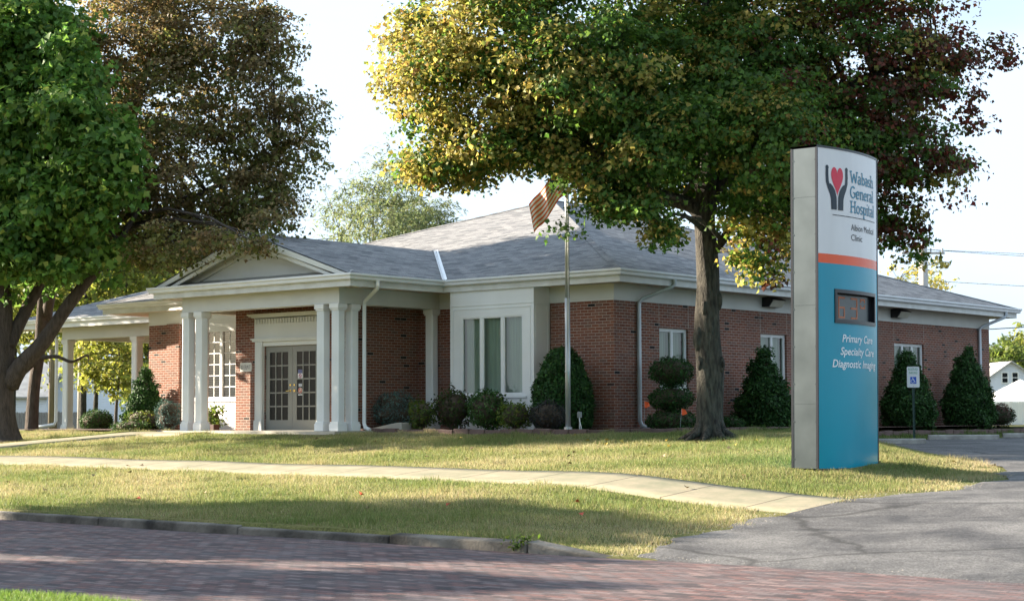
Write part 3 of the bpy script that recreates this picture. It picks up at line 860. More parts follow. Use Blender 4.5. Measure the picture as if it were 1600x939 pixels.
for s in (0, 1):
    X0, X1 = (-9.235, -8.253) if s == 0 else (-8.247, -7.265)
    mb = MB(); yd = yv + .02
    st = .16 if s == 0 else .14
    gl, gr = X0 + .15, X1 - .16
    zb0, zt0 = .27, 1.97
    mb.box(X0, yd, .02, gl, yd + .045, 2.125); mb.box(gr, yd, .02, X1, yd + .045, 2.125)
    mb.box(gl, yd, .02, gr, yd + .045, zb0); mb.box(gl, yd, zt0, gr, yd + .045, 2.125)
    d = mb.build('door', M['door'], B)
    mb = MB()
    for i in (1, 2):
        x = gl + (gr - gl) * i / 3; mb.box(x - .016, yd - .004, zb0, x + .016, yd + .012, zt0)
    for j in (1, 2, 3, 4):
        z_ = zb0 + (zt0 - zb0) * j / 5; mb.box(gl, yd - .002, z_ - .016, gr, yd + .0115, z_ + .016)
    mb.build('muntin', M['door'], d)
    mb = MB(); mb.box(gl, yd + .011, zb0, gr, yd + .04, zt0); mb.build('pane', M['darkglass'], d)
    hx = X1 - .07 if s == 0 else X0 + .07
    mb = MB(); mb.tube([(hx, yd, 1.0), (hx, yd - .012, 1.0)], .03, 12); mb.tube([(hx, yd - .01, 1.0), (hx, yd - .055, 1.0), (hx + (-.1 if s == 0 else .1), yd - .06, .99)], .011, 8)
    mb.build('handle', M['brass'], d)
    mb = MB(); mb.tube([(hx, yd, 1.14), (hx, yd - .015, 1.14)], .024, 12); mb.build('deadbolt', M['brass'], d)
    for z_ in (.3, 1.05, 1.8):
        hx2 = X0 + .004 if s == 0 else X1 - .012
        mb = MB(); mb.box(hx2, yd - .014, z_, hx2 + .012, yd - .001, z_ + .1); mb.build('hinge', M['black'], d)
    if s == 1:
        mb = MB(); mb.box(gl + .04, yd + .004, 1.43, gl + .19, yd + .0105, 1.52); mb.build('sticker', pm('sticker_navy', (.09, .1, .22), .5), d)
        mb = MB(); mb.box(gl + .03, yd + .003, 1.30, gl + .21, yd + .0104, 1.425); st_ = mb.build('sticker', pm('sticker_white', (.7, .68, .68), .5), d)
        mb = MB()
        ring = [(gl + .12 + .045 * math.cos(a), yd + .002, 1.3625 + .045 * math.sin(a)) for a in np.linspace(0, 2 * math.pi, 17)]
        mb.tube(ring, .009, 6); mb.tube([(gl + .09, yd + .001, 1.39), (gl + .15, yd + .001, 1.335)], .008, 6); mb.build('prohibition_mark', pm('mark_maroon', (.3, .03, .08), .5), d)
        mb = MB(); mb.tube([(gl + .12, yd + .0105, 1.0), (gl + .12, yd + .003, 1.0)], .075, 20); mb.build('sticker', pm('sticker_cream', (.65, .6, .5), .5), d)
        mb = MB(); ring = [(gl + .12 + .055 * math.cos(a), yd + .001, 1.0 + .055 * math.sin(a)) for a in np.linspace(0, 2 * math.pi, 17)]
        mb.tube(ring, .009, 6); mb.tube([(gl + .085, yd, 1.035), (gl + .155, yd, .965)], .008, 6); mb.build('prohibition_mark', pm('mark_red', (.5, .05, .04), .5), d)
        mb = MB(); mb.box(gl + .06, yd + .004, 1.1, gl + .18, yd + .0102, 1.17); mb.build('sticker', pm('sticker_grey', (.45, .47, .5), .5), d)
        mb = MB(); mb.box(gl + .04, yd + .004, .885, gl + .2, yd + .0102, .905); mb.build('sticker', M['white'], d)
mb = MB(); mb.box(-9.24, yv + .03, -.02, -7.26, yv + .1, .02); mb.build('threshold', M['steel'], B)

# house number plate
pl = MB()
ctr = (-9.96, yv - .012, 1.62); ow = []
for a in np.linspace(-60, 60, 9): ow.append((ctr[0] + .17 + .055 * math.cos(RAD(a)), ctr[2] + .115 * math.sin(RAD(a)) / math.sin(RAD(60))))
for a in np.linspace(120, 240, 9): ow.append((ctr[0] - .17 + .055 * math.cos(RAD(a)), ctr[2] + .115 * math.sin(RAD(a)) / math.sin(RAD(60))))
pl.extrude([(x, ctr[1], z) for x, z in ow], (0, .014, 0))
plate = pl.build('number_plate', pm('plate_white', (.66, .65, .6), .5), B)


def text_mesh(s, height, width=None, shear=0.0, bold=0.0):
    """flat mesh of a line of writing: x to the right from 0, y up, cap height = height; returns verts, faces"""
    cu = bpy.data.curves.new('writing', 'FONT'); cu.body = s; cu.size = 1.0; cu.shear = shear; cu.resolution_u = 3
    cu.offset = bold
    ob = bpy.data.objects.new('writing', cu); COL.objects.link(ob)
    dg = bpy.context.evaluated_depsgraph_get()
    me = bpy.data.meshes.new_from_object(ob.evaluated_get(dg))
    V = np.array([v.co[:] for v in me.vertices]); F = [list(p.vertices) for p in me.polygons]
    bpy.data.objects.remove(ob); bpy.data.curves.remove(cu); bpy.data.meshes.remove(me)
    k = height / .69
    V = V * k
    V[:, 0] -= V[:, 0].min()
    if width: V[:, 0] *= width / V[:, 0].max()
    return V[:, :2], F


V, F = text_mesh('201 E ELM ST', .1, .36)
mb = MB(); mb.add([(ctr[0] - .18 + p[0], ctr[1] - .003, ctr[2] - .05 + p[1]) for p in V], F); mb.build('lettering', M['black'], plate)

# downspouts
def dspout(pts, w=.085, d=.07, name='downspout', mat='downspout'):
    mb = MB(); mb.tube(pts, [np.array([1, .88, 1, .88, 1, .88, 1, .88]) * w * .62] * len(pts), 8)
    return mb.build(name, M[mat], B)
for yy in (.9, 19.08):
    s_ = 1
    p = [(.70, yy + s_ * .55, 3.52), (.70, yy + .55, 3.40), (.66, yy + .5, 3.34), (.12, yy + .06, 3.06), (.06, yy, 2.96), (.06, yy, .22), (.1, yy + .03, .1), (.2, yy + .16, .04)]
    dspout(p)
dspout([(-4.63, -3.02, 3.52), (-4.63, -3.02, 3.40), (-4.66, -3.0, 3.34), (-5.28, -2.78, 3.08), (-5.34, -2.74, 2.98), (-5.34, -2.74, .18), (-5.3, -2.74, .08), (-5.15, -2.74, .03)], mat='white')

# flood lights under the side eave
for yy, in ((6.72,), (13.68,)):
    L = MB()
    L.extrude([(.012, yy - .34, 3.36), (.2, yy - .34, 3.36), (.34, yy - .34, 3.30), (.2, yy - .34, 3.12), (.012, yy - .34, 3.12)], (0, .68, 0))
    lo = L.build('flood_light', M['black'], B, bevel=.01)
    L = MB(); L.add([(.345, yy - .3, 3.285), (.345, yy + .3, 3.285), (.215, yy + .3, 3.115), (.215, yy - .3, 3.115)], [(0, 1, 2, 3)])
    L.build('lens', pm('lamp_lens', (.55, .53, .45), .15, .05, 3), lo)

# carport on the left
CX0, CX1, CY0, CY1 = -27.9, -17.2, 2.85, 13.4
mb = MB()
R2 = (CY1 - CY0) / 2; ymid = (CY0 + CY1) / 2; z2 = z_roof(R2)
mb.add([(CX0, CY0, ZE), (CX1, CY0, ZE), (CX1, CY1, ZE), (CX0, CY1, ZE), (CX0 + R2, ymid, z2), (-12.4, ymid, z2), (-17.9, CY0, ZE), (-17.9, CY1, ZE)],
       [(0, 6, 5, 4), (7, 3, 4, 5), (3, 0, 4)])
for a, b in (((CX0, CY0), (-17.9, CY0)), ((CX0, CY1), (CX0, CY0))):
    mb.quad((*a, ZE - .025), (*b, ZE - .025), (*b, ZE), (*a, ZE))
mb.build('carport_roof', M['shingle'], B)
CE = [(-18.3, CY1), (CX0, CY1), (CX0, CY0), (-16.9, CY0)]
mb = MB(); sweep(mb, CE, [(-.03, ZS - .03), (-.002, ZS - .03), (-.002, 3.602), (-.03, 3.602)]); mb.build('carport_fascia', M['white'], B)
mb = MB(); sweep(mb, CE, [(o_, z_ + .001) for o_, z_ in GP]); mb.build('carport_gutter', M['gutter'], B)
mb = MB(); mb.quad((CX0, CY0, ZS + .004), (CX0, CY1, ZS + .004), (-16.83, CY1, ZS + .004), (-16.83, CY0, ZS + .004)); mb.build('carport_soffit', M['soffit'], B)
mb = MB(); mb.box(-25.85, 3.5, 2.98, -16.84, 3.8, ZS); mb.box(-25.85, 3.801, 2.98, -25.55, 12.5, ZS); mb.box(-25.549, 12.2, 2.98, -19.61, 12.5, ZS)
mb.build('carport_beam', M['cream'], B)
for cx, cy0 in ((-25.85, 3.5), (-22.15, 3.5), (-25.85, 12.2), (-22.15, 12.2)):
    column(cx, cy0, 2.978, .3, -.1, name='carport_column', flute=False)
dspout([(-26.9, 3.0, 3.5), (-26.9, 3.0, 3.38), (-26.6, 3.2, 3.3), (-26.1, 3.42, 3.05), (-26.06, 3.44, 2.95), (-26.06, 3.44, .25), (-26.1, 3.4, .12), (-26.9, 2.9, -.02)], .1, mat='gutter')
mb = MB(); mb.box(-28.5, 2.6, -.3, -16.84, 14, -.06); mb.build('carport_slab', M['concrete'], B)

# ------------------------------------------------------------------ the pylon sign
SX, SY, SZ = 9.425, -7.16, -.60
SG = thing('pylon_sign', 'tall double-faced pylon sign with white top, orange band and blue body on the lawn', 'sign', (SX, SY, SZ))
SH, SW, ST, BUL = 5.41, 2.07, .47, .15
SG.rotation_euler = (-.0074, .009, 0)


def arc(y):                                            # outward bulge of the curved face at y (0..SW)
    t = (y / SW) * 2 - 1
    return BUL * (1 - t * t)


def curved(mb, pts, off, flip=False):
    """map flat (y,z) points onto the curved right-hand face"""
    return [(arc(y) + off, y, z) for y, z in pts]


def curved_panel(name, y0, y1, z0, z1, off, mat, parent, n=28, back=False):
    mb = MB(); yy = np.linspace(y0, y1, n)
    if not back:
        P = [(arc(y) + off, y, z) for y in yy for z in (z0, z1)]
    else:
        P = [(-ST - arc(y) - off, y, z) for y in yy for z in (z0, z1)]
    F = [(2 * i, 2 * i + 2, 2 * i + 3, 2 * i + 1) for i in range(n - 1)]
    mb.add(P, F)
    o = mb.build(name, mat, parent)
    o.data.polygons.foreach_set('use_smooth', [True] * len(F))
    return o


mW = face_mat('sign_white', (.66, .66, .66)); mO = face_mat('sign_orange', (.75, .10, .03)); mB_ = face_mat('sign_blue', (.010, .27, .385))
DY0, DY1, DZ0, DZ1 = .43, 1.86, 1.885 - SZ, 2.42 - SZ
Z0, ZO0, ZO1, Z1 = .06, 3.455, 3.61, SH - .03
for back in (False, True):
    if back:
        f = curved_panel('face', .03, SW - .03, Z0, ZO0, .004, mB_, SG, back=True)
    else:                                              # blue body with the opening of the display
        mb = MB()
        for y0, y1, z0, z1 in ((.03, SW - .03, Z0, DZ0), (.03, SW - .03, DZ1, ZO0), (.03, DY0, DZ0, DZ1), (DY1, SW - .03, DZ0, DZ1)):
            yy = np.linspace(y0, y1, 28 if y1 - y0 > 1 else 8)
            mb.add([(arc(y) + .004, y, z) for y in yy for z in (z0, z1)], [(2 * i, 2 * i + 2, 2 * i + 3, 2 * i + 1) for i in range(len(yy) - 1)])
        f = mb.build('face', mB_, SG, smooth=True)
    curved_panel('orange_band', .03, SW - .03, ZO0, ZO1, .0045, mO, f, back=back)
    curved_panel('white_panel', .03, SW - .03, ZO1, Z1, .004, mW, f, back=back)
    if not back: FACE = f
# black trim round the faces, curved top and bottom, side panels
mb = MB()
yy = np.linspace(0, SW, 30)
for (za, zb_) in ((SH - .035, SH), (.0, .055)):
    for i in range(29):
        a, b = yy[i], yy[i + 1]
        P = [(-ST - arc(a) - .012, a, za), (arc(a) + .012, a, za), (arc(b) + .012, b, za), (-ST - arc(b) - .012, b, za)]
        mb.add(P + [(x, y, zb_) for x, y, _ in P], [(3, 2, 1, 0), (4, 5, 6, 7), (1, 2, 6, 5), (0, 4, 7, 3)])
for y0 in (0, SW - .03):
    mb.box(-.02, y0, .055, .018, y0 + .03, SH - .035); mb.box(-ST - .018, y0, .055, -ST + .02, y0 + .03, SH - .035)
mb.build('trim', M['signblack'], SG)
for y0, y1 in ((.006, .02), (SW - .02, SW - .006)):
    mb = MB(); mb.box(-ST + .02, y0, .06, -.02, y1, SH - .04); sp = mb.build('side_panel', M['signgrey'], SG)
    mb = MB()
    ya, yb_ = (y0 - .004, y0) if y0 < 1 else (y1, y1 + .004)
    for z_ in (1.12, 2.75, 4.55): mb.box(-ST + .03, ya, z_, -.03, yb_, z_ + .008)
    for z_ in np.arange(.2, SH - .1, .62):
        for x in (-.033, -ST + .033): mb.box(x - .008, ya - .004, z_, x + .008, yb_, z_ + .016)
    mb.box(-ST + .02, ya, .06, -ST + .028, yb_, SH - .05); mb.box(-.028, ya, .06, -.02, yb_, SH - .05)
    mb.build('seam', M['signgrey'], sp)
mb = MB(); mb.box(-ST, .1, -.25, 0, SW - .1, .0); mb.build('plinth', M['signblack'], SG)

# stroke-built slab lettering
def arcp(cx, cy_, rx, ry, a0, a1, n=12):
    return [(cx + rx * math.cos(RAD(a)), cy_ + ry * math.sin(RAD(a))) for a in np.linspace(a0, a1, n)]
GL = {
    'W': (1.18, [[(.1, 1), (.33, .02)], [(.33, .02), (.59, .8)], [(.59, .8), (.85, .02)], [(.85, .02), (1.08, 1)]], [(-.04, .26, .97), (.92, 1.22, .97)]),
    'G': (.86, [arcp(.44, .5, .36, .47, 48, 318, 20), [(.72, .46), (.72, .1)]], [(.46, .86, .46)]),
    'H': (.92, [[(.17, 0), (.17, 1)], [(.73, 0), (.73, 1)], [(.17, .52), (.73, .52)]], [(.0, .34, .04), (.0, .34, .96), (.56, .9, .04), (.56, .9, .96)]),
    'a': (.62, [arcp(.26, .2, .19, .18, 0, 360, 16), [(.46, .04), (.46, .48)], arcp(.27, .46, .19, .19, 0, 150, 10)], [(.4, .62, .04)]),
    'b': (.68, [[(.15, .02), (.15, 1.02)], arcp(.36, .32, .22, .29, 0, 360, 18)], [(.0, .2, .99)]),
    's': (.52, [arcp(.26, .48, .17, .15, 20, 250, 12) + arcp(.26, .17, .18, .15, 70, -160, 12)], []),
    'h': (.74, [[(.16, 0), (.16, 1.02)], arcp(.37, .42, .2, .22, 170, 0, 10) + [(.57, 0)]], [(.0, .2, .99), (.02, .3, .04), (.44, .72, .04)]),
    'e': (.62, [arcp(.3, .32, .22, .3, 0, 320, 18), [(.08, .34), (.52, .34)]], []),
    'n': (.74, [[(.16, 0), (.16, .64)], arcp(.37, .42, .2, .22, 170, 0, 10) + [(.57, 0)]], [(.0, .2, .61), (.02, .3, .04), (.44, .72, .04)]),
    'r': (.52, [[(.16, 0), (.16, .64)], arcp(.38, .38, .2, .25, 165, 60, 8)], [(.0, .2, .61), (.0, .34, .04)]),
    'l': (.36, [[(.18, 0), (.18, 1.02)]], [(.02, .22, .99), (.02, .34, .04)]),
    'o': (.64, [arcp(.31, .32, .23, .3, 0, 360, 20)], []),
    'p': (.68, [[(.15, -.32), (.15, .64)], arcp(.36, .32, .22, .29, 0, 360, 18)], [(.0, .2, .61), (.0, .32, -.29)]),
    'i': (.36, [[(.18, 0), (.18, .64)], [(.18, .86), (.18, .98)]], [(.02, .22, .61), (.02, .34, .04)]),
    't': (.46, [[(.17, .9), (.17, .16)], arcp(.3, .17, .13, .14, 180, 300, 8)], [(.02, .4, .61)]),
}


def slab_word(mb, s, y0, z0, h, width, off, sw=.15):
    tot = sum(GL[c][0] for c in s); kx = width / tot; kz = h; x = 0; lay = 0
    for ch in s:
        adv, strokes, serifs = GL[ch]
        segs = []
        for st in strokes:
            st = [np.array(p, float) for p in st]
            L, Rr_ = [], []
            for i, p in enumerate(st):
                t = st[min(i + 1, len(st) - 1)] - st[max(i - 1, 0)]
                t = t * np.array([kx, kz]); t /= np.linalg.norm(t) + 1e-9
                nrm = np.array([-t[1], t[0]]); w_ = h * sw * (.5 if abs(t[1]) > .5 else .4)
                q = p * np.array([kx, kz]) + np.array([x * kx, 0])
                L.append(q + nrm * w_); Rr_.append(q - nrm * w_)
            lay += 1
            P = L + Rr_; n = len(st)
            mb.add(curved(mb, [(y0 + a, z0 + b) for a, b in P], off + .0004 * (lay % 8)), [(i, i + n, i + n + 1, i + 1) for i in range(n - 1)])
        for a, b, c in serifs:
            lay += 1; w_ = h * .05
            P = [((a + x) * kx, c * kz - w_), ((b + x) * kx, c * kz - w_), ((b + x) * kx, c * kz + w_), ((a + x) * kx, c * kz + w_)]
            mb.add(curved(mb, [(y0 + p, z0 + q) for p, q in P], off + .0004 * (lay % 8)), [(0, 1, 2, 3)])
        x += adv


mTeal = face_mat('lettering_teal', (.03, .2, .31), .35)
Zb = -SZ                                               # world z + Zb = local z
mb = MB()
slab_word(mb, 'Wabash', .86, 4.255 + Zb, .2, .96, .010)
slab_word(mb, 'General', .86, 4.0 + Zb, .2, .96, .010)
slab_word(mb, 'Hospital', .86, 3.75 + Zb, .2, 1.0, .010)
mb.build('lettering', mTeal, FACE)


def sign_text(s, y0, z0, h, width, mat, shear=0.0, bold=0.0):
    V, F = text_mesh(s, h, width, shear, bold)
    mb = MB(); mb.add(curved(mb, [(y0 + p[0], z0 + p[1]) for p in V], .009), F)
    return mb.build('lettering', mat, FACE)


mDark = face_mat('lettering_dark', (.03, .032, .04), .4); mWt = face_mat('lettering_white', (.75, .78, .8), .35)
sign_text('Albion Medical', .89, 3.45 + Zb, .105, .92, mDark)
sign_text('Clinic', .89, 3.28 + Zb, .105, .39, mDark)
sign_text('Primary Care', .61, 1.56 + Zb, .125, 1.1, mWt, .22, .012)
sign_text('Specialty Care', .56, 1.345 + Zb, .125, 1.22, mWt, .22, .012)
sign_text('Diagnostic Imaging', .35, 1.135 + Zb, .125, 1.53, mWt, .22, .012)
mb = MB()
ln = np.linspace(.37, 1.9, 20)
mb.add([q for y in ln for q in curved(mb, [(y, 3.665 + Zb), (y, 3.677 + Zb)], .009)], [(2 * i, 2 * i + 2, 2 * i + 3, 2 * i + 1) for i in range(19)])
mb.build('rule_line', mDark, FACE)
# emblem: a heart held between two hands
ey, ez, es, ek = .105, 3.76 + Zb, .73, .77
t = np.linspace(0, 2 * math.pi, 40)[:-1]
hx = 16 * np.sin(t) ** 3; hz = 13 * np.cos(t) - 5 * np.cos(2 * t) - 2 * np.cos(3 * t) - np.cos(4 * t)
mb = MB()
heart = [(ey + .39 + a * .0128 * ek, ez + .525 + b * .0158 * (1.12 if b < 0 else 1)) for a, b in zip(hx, hz)]
hc = curved(mb, [(ey + .39, ez + .52)], .0095)
mb.add(curved(mb, heart, .0095) + hc, [(i, (i + 1) % 39, 39) for i in range(39)])
mb.build('heart_emblem', face_mat('heart_red', (.62, .035, .07), .35), FACE)
mb = MB(); lay = 0
for s in (-1, 1):
    def pt(a, b): return (ey + .39 + s * (.39 - a * .78) * ek, ez + b * es)
    for pl_, w in (([(.075, .955), (.07, .80), (.085, .63), (.15, .50), (.235, .38), (.29, .26), (.30, 0)], [.05, .056, .058, .056, .06, .064, .06]),
                   ([(.2, .56), (.27, .5), (.35, .40), (.41, .28), (.425, 0)], [.03, .05, .062, .056, .05]),
                   ([(.33, .36), (.36, .2), (.36, 0)], [.04, .075, .085])):
        st = [np.array(p) for p in pl_]; L, Q = [], []
        for i, p in enumerate(st):
            d_ = st[min(i + 1, len(st) - 1)] - st[max(i - 1, 0)]; d_ = d_ / np.linalg.norm(d_); nn = np.array([-d_[1], d_[0]])
            L.append(pt(*(p + nn * w[i]))); Q.append(pt(*(p - nn * w[i])))
        n = len(st); lay += 1
        mb.add(curved(mb, L + Q, .0095 + .0005 * lay), [(i, i + n, i + n + 1, i + 1) for i in range(n - 1)])
        if pl_[0][1] > .5:                          # rounded fingertip
            c0 = pt(*st[0]); rr = w[0] * .75
            mb.add(curved(mb, [(c0[0] + rr * math.cos(a), c0[1] + rr * math.sin(a)) for a in np.linspace(0, 2 * math.pi, 13)[:-1]], .0097 + .0005 * lay), [list(range(12))])
mb.build('hands_emblem', face_mat('hand_navy', (.018, .03, .045), .35), FACE)
# temperature display: a recessed box with a rim that follows the curve
ya, yb_, za, zb_ = DY0, DY1, DZ0, DZ1
mb = MB(); xb = -.005
def rim(y0, y1, z0, z1, n):
    yy = np.linspace(y0, y1, n)
    for a, b in zip(yy, yy[1:]):
        P = [(arc(a) - .01, a), (arc(b) - .01, b), (arc(b) + .022, b), (arc(a) + .022, a)]
        mb.prism(P, z0, z1)
rim(ya - .02, yb_ + .02, zb_ - .045, zb_ + .015, 24); rim(ya - .02, yb_ + .02, za - .015, za + .045, 24)
rim(ya - .02, ya + .035, za + .0455, zb_ - .0455, 3); rim(yb_ - .03, yb_ + .02, za + .0455, zb_ - .0455, 3)
mb.quad((xb, ya, za), (arc(ya) - .005, ya, za), (arc(ya) - .005, ya, zb_), (xb, ya, zb_)); mb.quad((xb, yb_, za), (arc(yb_) - .005, yb_, za), (arc(yb_) - .005, yb_, zb_), (xb, yb_, zb_))
yy = np.linspace(ya, yb_, 16)
for z_ in (za, zb_):
    for a, b in zip(yy, yy[1:]): mb.quad((xb, a, z_), (arc(a) - .005, a, z_), (arc(b) - .005, b, z_), (xb, b, z_))
mb.quad((xb - .001, ya, za), (xb - .001, yb_, za), (xb - .001, yb_, zb_), (xb - .001, ya, zb_))
led = mb.build('display_housing', M['signblack'], SG)
xs_ = xb + .012
mb = MB(); mb.box(xb, ya + .03, za + .03, xs_, yb_ - .12, zb_ - .05); mb.build('display_screen', pm('screen_grey', (.055, .068, .072), .22, .1, 2), led)
mE = emis_mat('led_orange', (.55, .16, .05), .02)
mb = MB()
def seg7(y0, z0, w, h, on):
    t_ = .035
    S = {'a': (y0, y0 + w, z0 + h - t_, z0 + h), 'd': (y0, y0 + w, z0, z0 + t_), 'g': (y0, y0 + w, z0 + h / 2 - t_ / 2, z0 + h / 2 + t_ / 2),
         'f': (y0, y0 + t_, z0 + h / 2 + t_ / 2, z0 + h - t_), 'e': (y0, y0 + t_, z0 + t_, z0 + h / 2 - t_ / 2), 'b': (y0 + w - t_, y0 + w, z0 + h / 2 + t_ / 2, z0 + h - t_), 'c': (y0 + w - t_, y0 + w, z0 + t_, z0 + h / 2 - t_ / 2)}
    for k in on:
        a, b, c, d = S[k]; mb.box(xs_ + .001, a + .003, c + .003, xs_ + .005, b - .003, d - .003)
hh = zb_ - za - .17
for k, (yq, zq, wq, hq, on) in enumerate(((ya + .27, za + .08, .22, hh, 'afgedc'), (ya + .70, za + .08, .22, hh, 'abgcd'), (ya + 1.02, za + .08 + hh * .52, .17, hh * .48, 'abcdef'))):
    mb = MB(); seg7(yq, zq, wq, hq, on); mb.build('digit', mE, led)

# ------------------------------------------------------------------ plants
LSH = {   # leaf outlines: verts (across, along, lift) and faces
    'maple': (np.array([(0, 0, 0), (-.5, .46, .12), (-.27, .60, .02), (0, 1, -.14), (.27, .60, .02), (.5, .46, .12)]), [(0, 2, 1), (0, 4, 3, 2), (0, 5, 4)]),
    'oval': (np.array([(0, 0, 0), (-.25, .45, .05), (0, 1, -.08), (.25, .45, .05)]), [(0, 3, 2, 1)]),
    'long': (np.array([(0, 0, 0), (-.1, .45, .03), (0, 1, -.1), (.1, .45, .03)]), [(0, 3, 2, 1)]),
    'needle': (np.array([(-.14, 0, 0), (.14, 0, 0), (0, 1, 0)]), [(0, 1, 2)]),
}


def leaf_arrays(pos, nrm, size, col, shape, g):
    """many leaves: pos (n,3), preferred facing nrm (n,3), size (n,), col (n,3)"""
    n = len(pos)
    base, faces = LSH[shape]
    nrm = nrm + g.normal(0, .55, (n, 3)); nrm /= np.linalg.norm(nrm, axis=1)[:, None] + 1e-9
    d = g.normal(0, 1, (n, 3)); d[:, 2] -= .5
    d -= nrm * (d * nrm).sum(1)[:, None]; d /= np.linalg.norm(d, axis=1)[:, None] + 1e-9
    s = np.cross(nrm, d)
    V = (pos[:, None] + size[:, None, None] * (base[None, :, :1] * s[:, None] + base[None, :, 1:2] * d[:, None] + base[None, :, 2:] * nrm[:, None])).reshape(-1, 3)
    off = np.arange(n)[:, None] * len(base)
    groups = {}
    for f in faces:
        groups.setdefault(len(f), []).append(np.array(f)[None] + off)
    F, C = [], []
    for k in sorted(groups):
        for a in groups[k]:
            F.append(a); C.append(col)
    return V, F, np.concatenate(C)


def lobe_points(lobes, n, g, shell=.55, rag_=0.0):
    """points spread through ellipsoid lobes (x,y,z,rx,ry,rz[,weight]), mostly near their surfaces; also outward normals"""
    L = np.array([l[:6] for l in lobes], float)
    wgt = np.array([(l[6] if len(l) > 6 else 1.0) * (l[3] * l[4] * l[5]) ** (2 / 3) for l in lobes]); wgt /= wgt.sum()
    idx = g.choice(len(L), n, p=wgt)
    u = g.normal(0, 1, (n, 3)); u /= np.linalg.norm(u, axis=1)[:, None]
    r = g.random(n) ** (1 / 3) * (1 - shell) + shell * (g.random(n) ** .3)
    c, R3 = L[idx, :3], L[idx, 3:]
    p = c + u * R3 * (r * (1 + rag_ * (g.random(n) - .45)))[:, None]
    nn = u / R3; nn /= np.linalg.norm(nn, axis=1)[:, None]
    return p, nn, idx


def build_leaves(name, parent, lobes, nclump, per, crad, lsize, colf, shape, seed, matname='leaf', shell=.6, flat=.42, droop=.3, size_var=.3, up=.5, rag_=.45):
    g = np.random.default_rng(seed)
    cp, cn, _ = lobe_points(lobes, nclump, g, shell, rag_)
    k = g.poisson(per, nclump) + 1
    ci = np.repeat(np.arange(nclump), k); n = len(ci)
    cr = crad * (.45 + 1.0 * g.random(nclump))
    q = g.normal(0, 1, (n, 3)); q /= np.linalg.norm(q, axis=1)[:, None]; q *= (g.random(n) ** .45)[:, None]
    q[:, 2] *= flat
    hr = np.hypot(q[:, 0], q[:, 1])
    q[:, 2] -= droop * hr ** 2
    pos = cp[ci] + q * cr[ci][:, None]
    nrm = cn[ci] * .5 + q * .35; nrm[:, 2] += up
    size = lsize * (1 + size_var * g.normal(0, 1, n)).clip(.45, 1.7)
    col = np.clip(colf(pos, cn[ci], g, ci), .004, .9)
    V, F, C = leaf_arrays(pos, nrm, size, col, shape, g)
    return raw_mesh(name, V, F, M[matname], C, parent), cp


def limbs(mb, starts, targets, r0, g, n=6, wob=.25, maxn=70, sag=.15):
    """curved tapering limbs from the nearest start point towards each target"""
    for t in targets[:maxn]:
        d = [np.linalg.norm(t - s[0]) * (1.0 if s[0][2] < t[2] + .3 else 1.8) for s in starts]
        s, rs = starts[int(np.argmin(d))]
        L = np.linalg.norm(t - s); mid = (s + t) / 2 + np.array([0, 0, L * sag]) + g.normal(0, wob * L * .25, 3)
        ts = np.linspace(0, 1, n)[:, None]
        P = (1 - ts) ** 2 * s + 2 * ts * (1 - ts) * mid + ts ** 2 * t
        rr = min(rs * .6, r0 * (.35 + .12 * L))
        mb.tube(P, [rr * (1 - .88 * x) + .004 for x in np.linspace(0, 1, n)], 6, cap=False)


def bark_trunk(mb, path, rad, n=14, flare=0.0, g=None, knobs=()):
    pts = [np.array(p, float) for p in path]
    out = []
    ph = g.random(6) * 6.28
    for i, (p, r) in enumerate(zip(pts, rad)):
        a = np.linspace(0, 2 * math.pi, n, endpoint=False)
        rr = r * (1 + .05 * np.sin(3 * a + ph[0] + i * .3) + .035 * np.sin(5 * a + ph[1] - i * .5))
        if flare and i < 3:
            rr = rr * (1 + flare * (1 - i / 3) ** 2 * (.55 + .6 * np.abs(np.sin(2.5 * a + ph[2])) ** 1.5))
        out.append(rr)
    mb.tube(pts, out, n)


def smooth_path(ctrl, m):
    c = np.array(ctrl, float); t = np.linspace(0, len(c) - 1, m); r = []
    for k in t:
        i = min(int(k), len(c) - 2); u = k - i
        p0, p1, p2, p3 = c[max(i - 1, 0)], c[i], c[i + 1], c[min(i + 2, len(c) - 1)]
        r.append(.5 * ((2 * p1) + (-p0 + p2) * u + (2 * p0 - 5 * p1 + 4 * p2 - p3) * u * u + (-p0 + 3 * p1 - 3 * p2 + p3) * u ** 3))
    return np.array(r)


RV, FWV, UP = np.array([math.cos(_ya), math.sin(_ya), 0]), np.array([-math.sin(_ya), math.cos(_ya), 0]), np.array([0, 0, 1.0])


def tree(name, label, group, base, paths, lobes, nclump, per, crad, lsize, colf, shape, seed, bark='bark', nlimb=60, limb_r=.1, flare=.8, **kw):
    """paths: list of (control points relative to the base, radii); lobes relative to the base"""
    t = thing(name, label, 'tree', base, 0, group)
    g = np.random.default_rng(seed + 100)
    cr, cp = build_leaves('crown', t, lobes, nclump, per, crad, lsize, colf, shape, seed, **kw)
    mb = MB(); starts = []
    for k, (ctrl, rad) in enumerate(paths):
        m = 5 * len(ctrl); P = smooth_path(ctrl, m); R_ = np.interp(np.linspace(0, 1, m), np.linspace(0, 1, len(rad)), rad)
        bark_trunk(mb, P, R_, 14 if k == 0 else 9, flare if k == 0 else 0, g)
        for i in range(m // 3 if k == 0 else 2, m): starts.append((P[i], R_[i]))
    if nlimb:
        sel = cp[g.permutation(len(cp))]
        limbs(mb, starts, sel, limb_r, g, maxn=nlimb)
    mb.build('trunk', M[bark], t, smooth=True)
    return t


def pal(*cols):
    return np.array(cols, float)


def pick(g, n, cols, p):
    return pal(*cols)[g.choice(len(cols), n, p=np.array(p) / sum(p))]


def jit(g, c, v=.2):
    return c * (1 + v * g.normal(0, 1, (len(c), 1))) * (1 + .06 * g.normal(0, 1, c.shape))


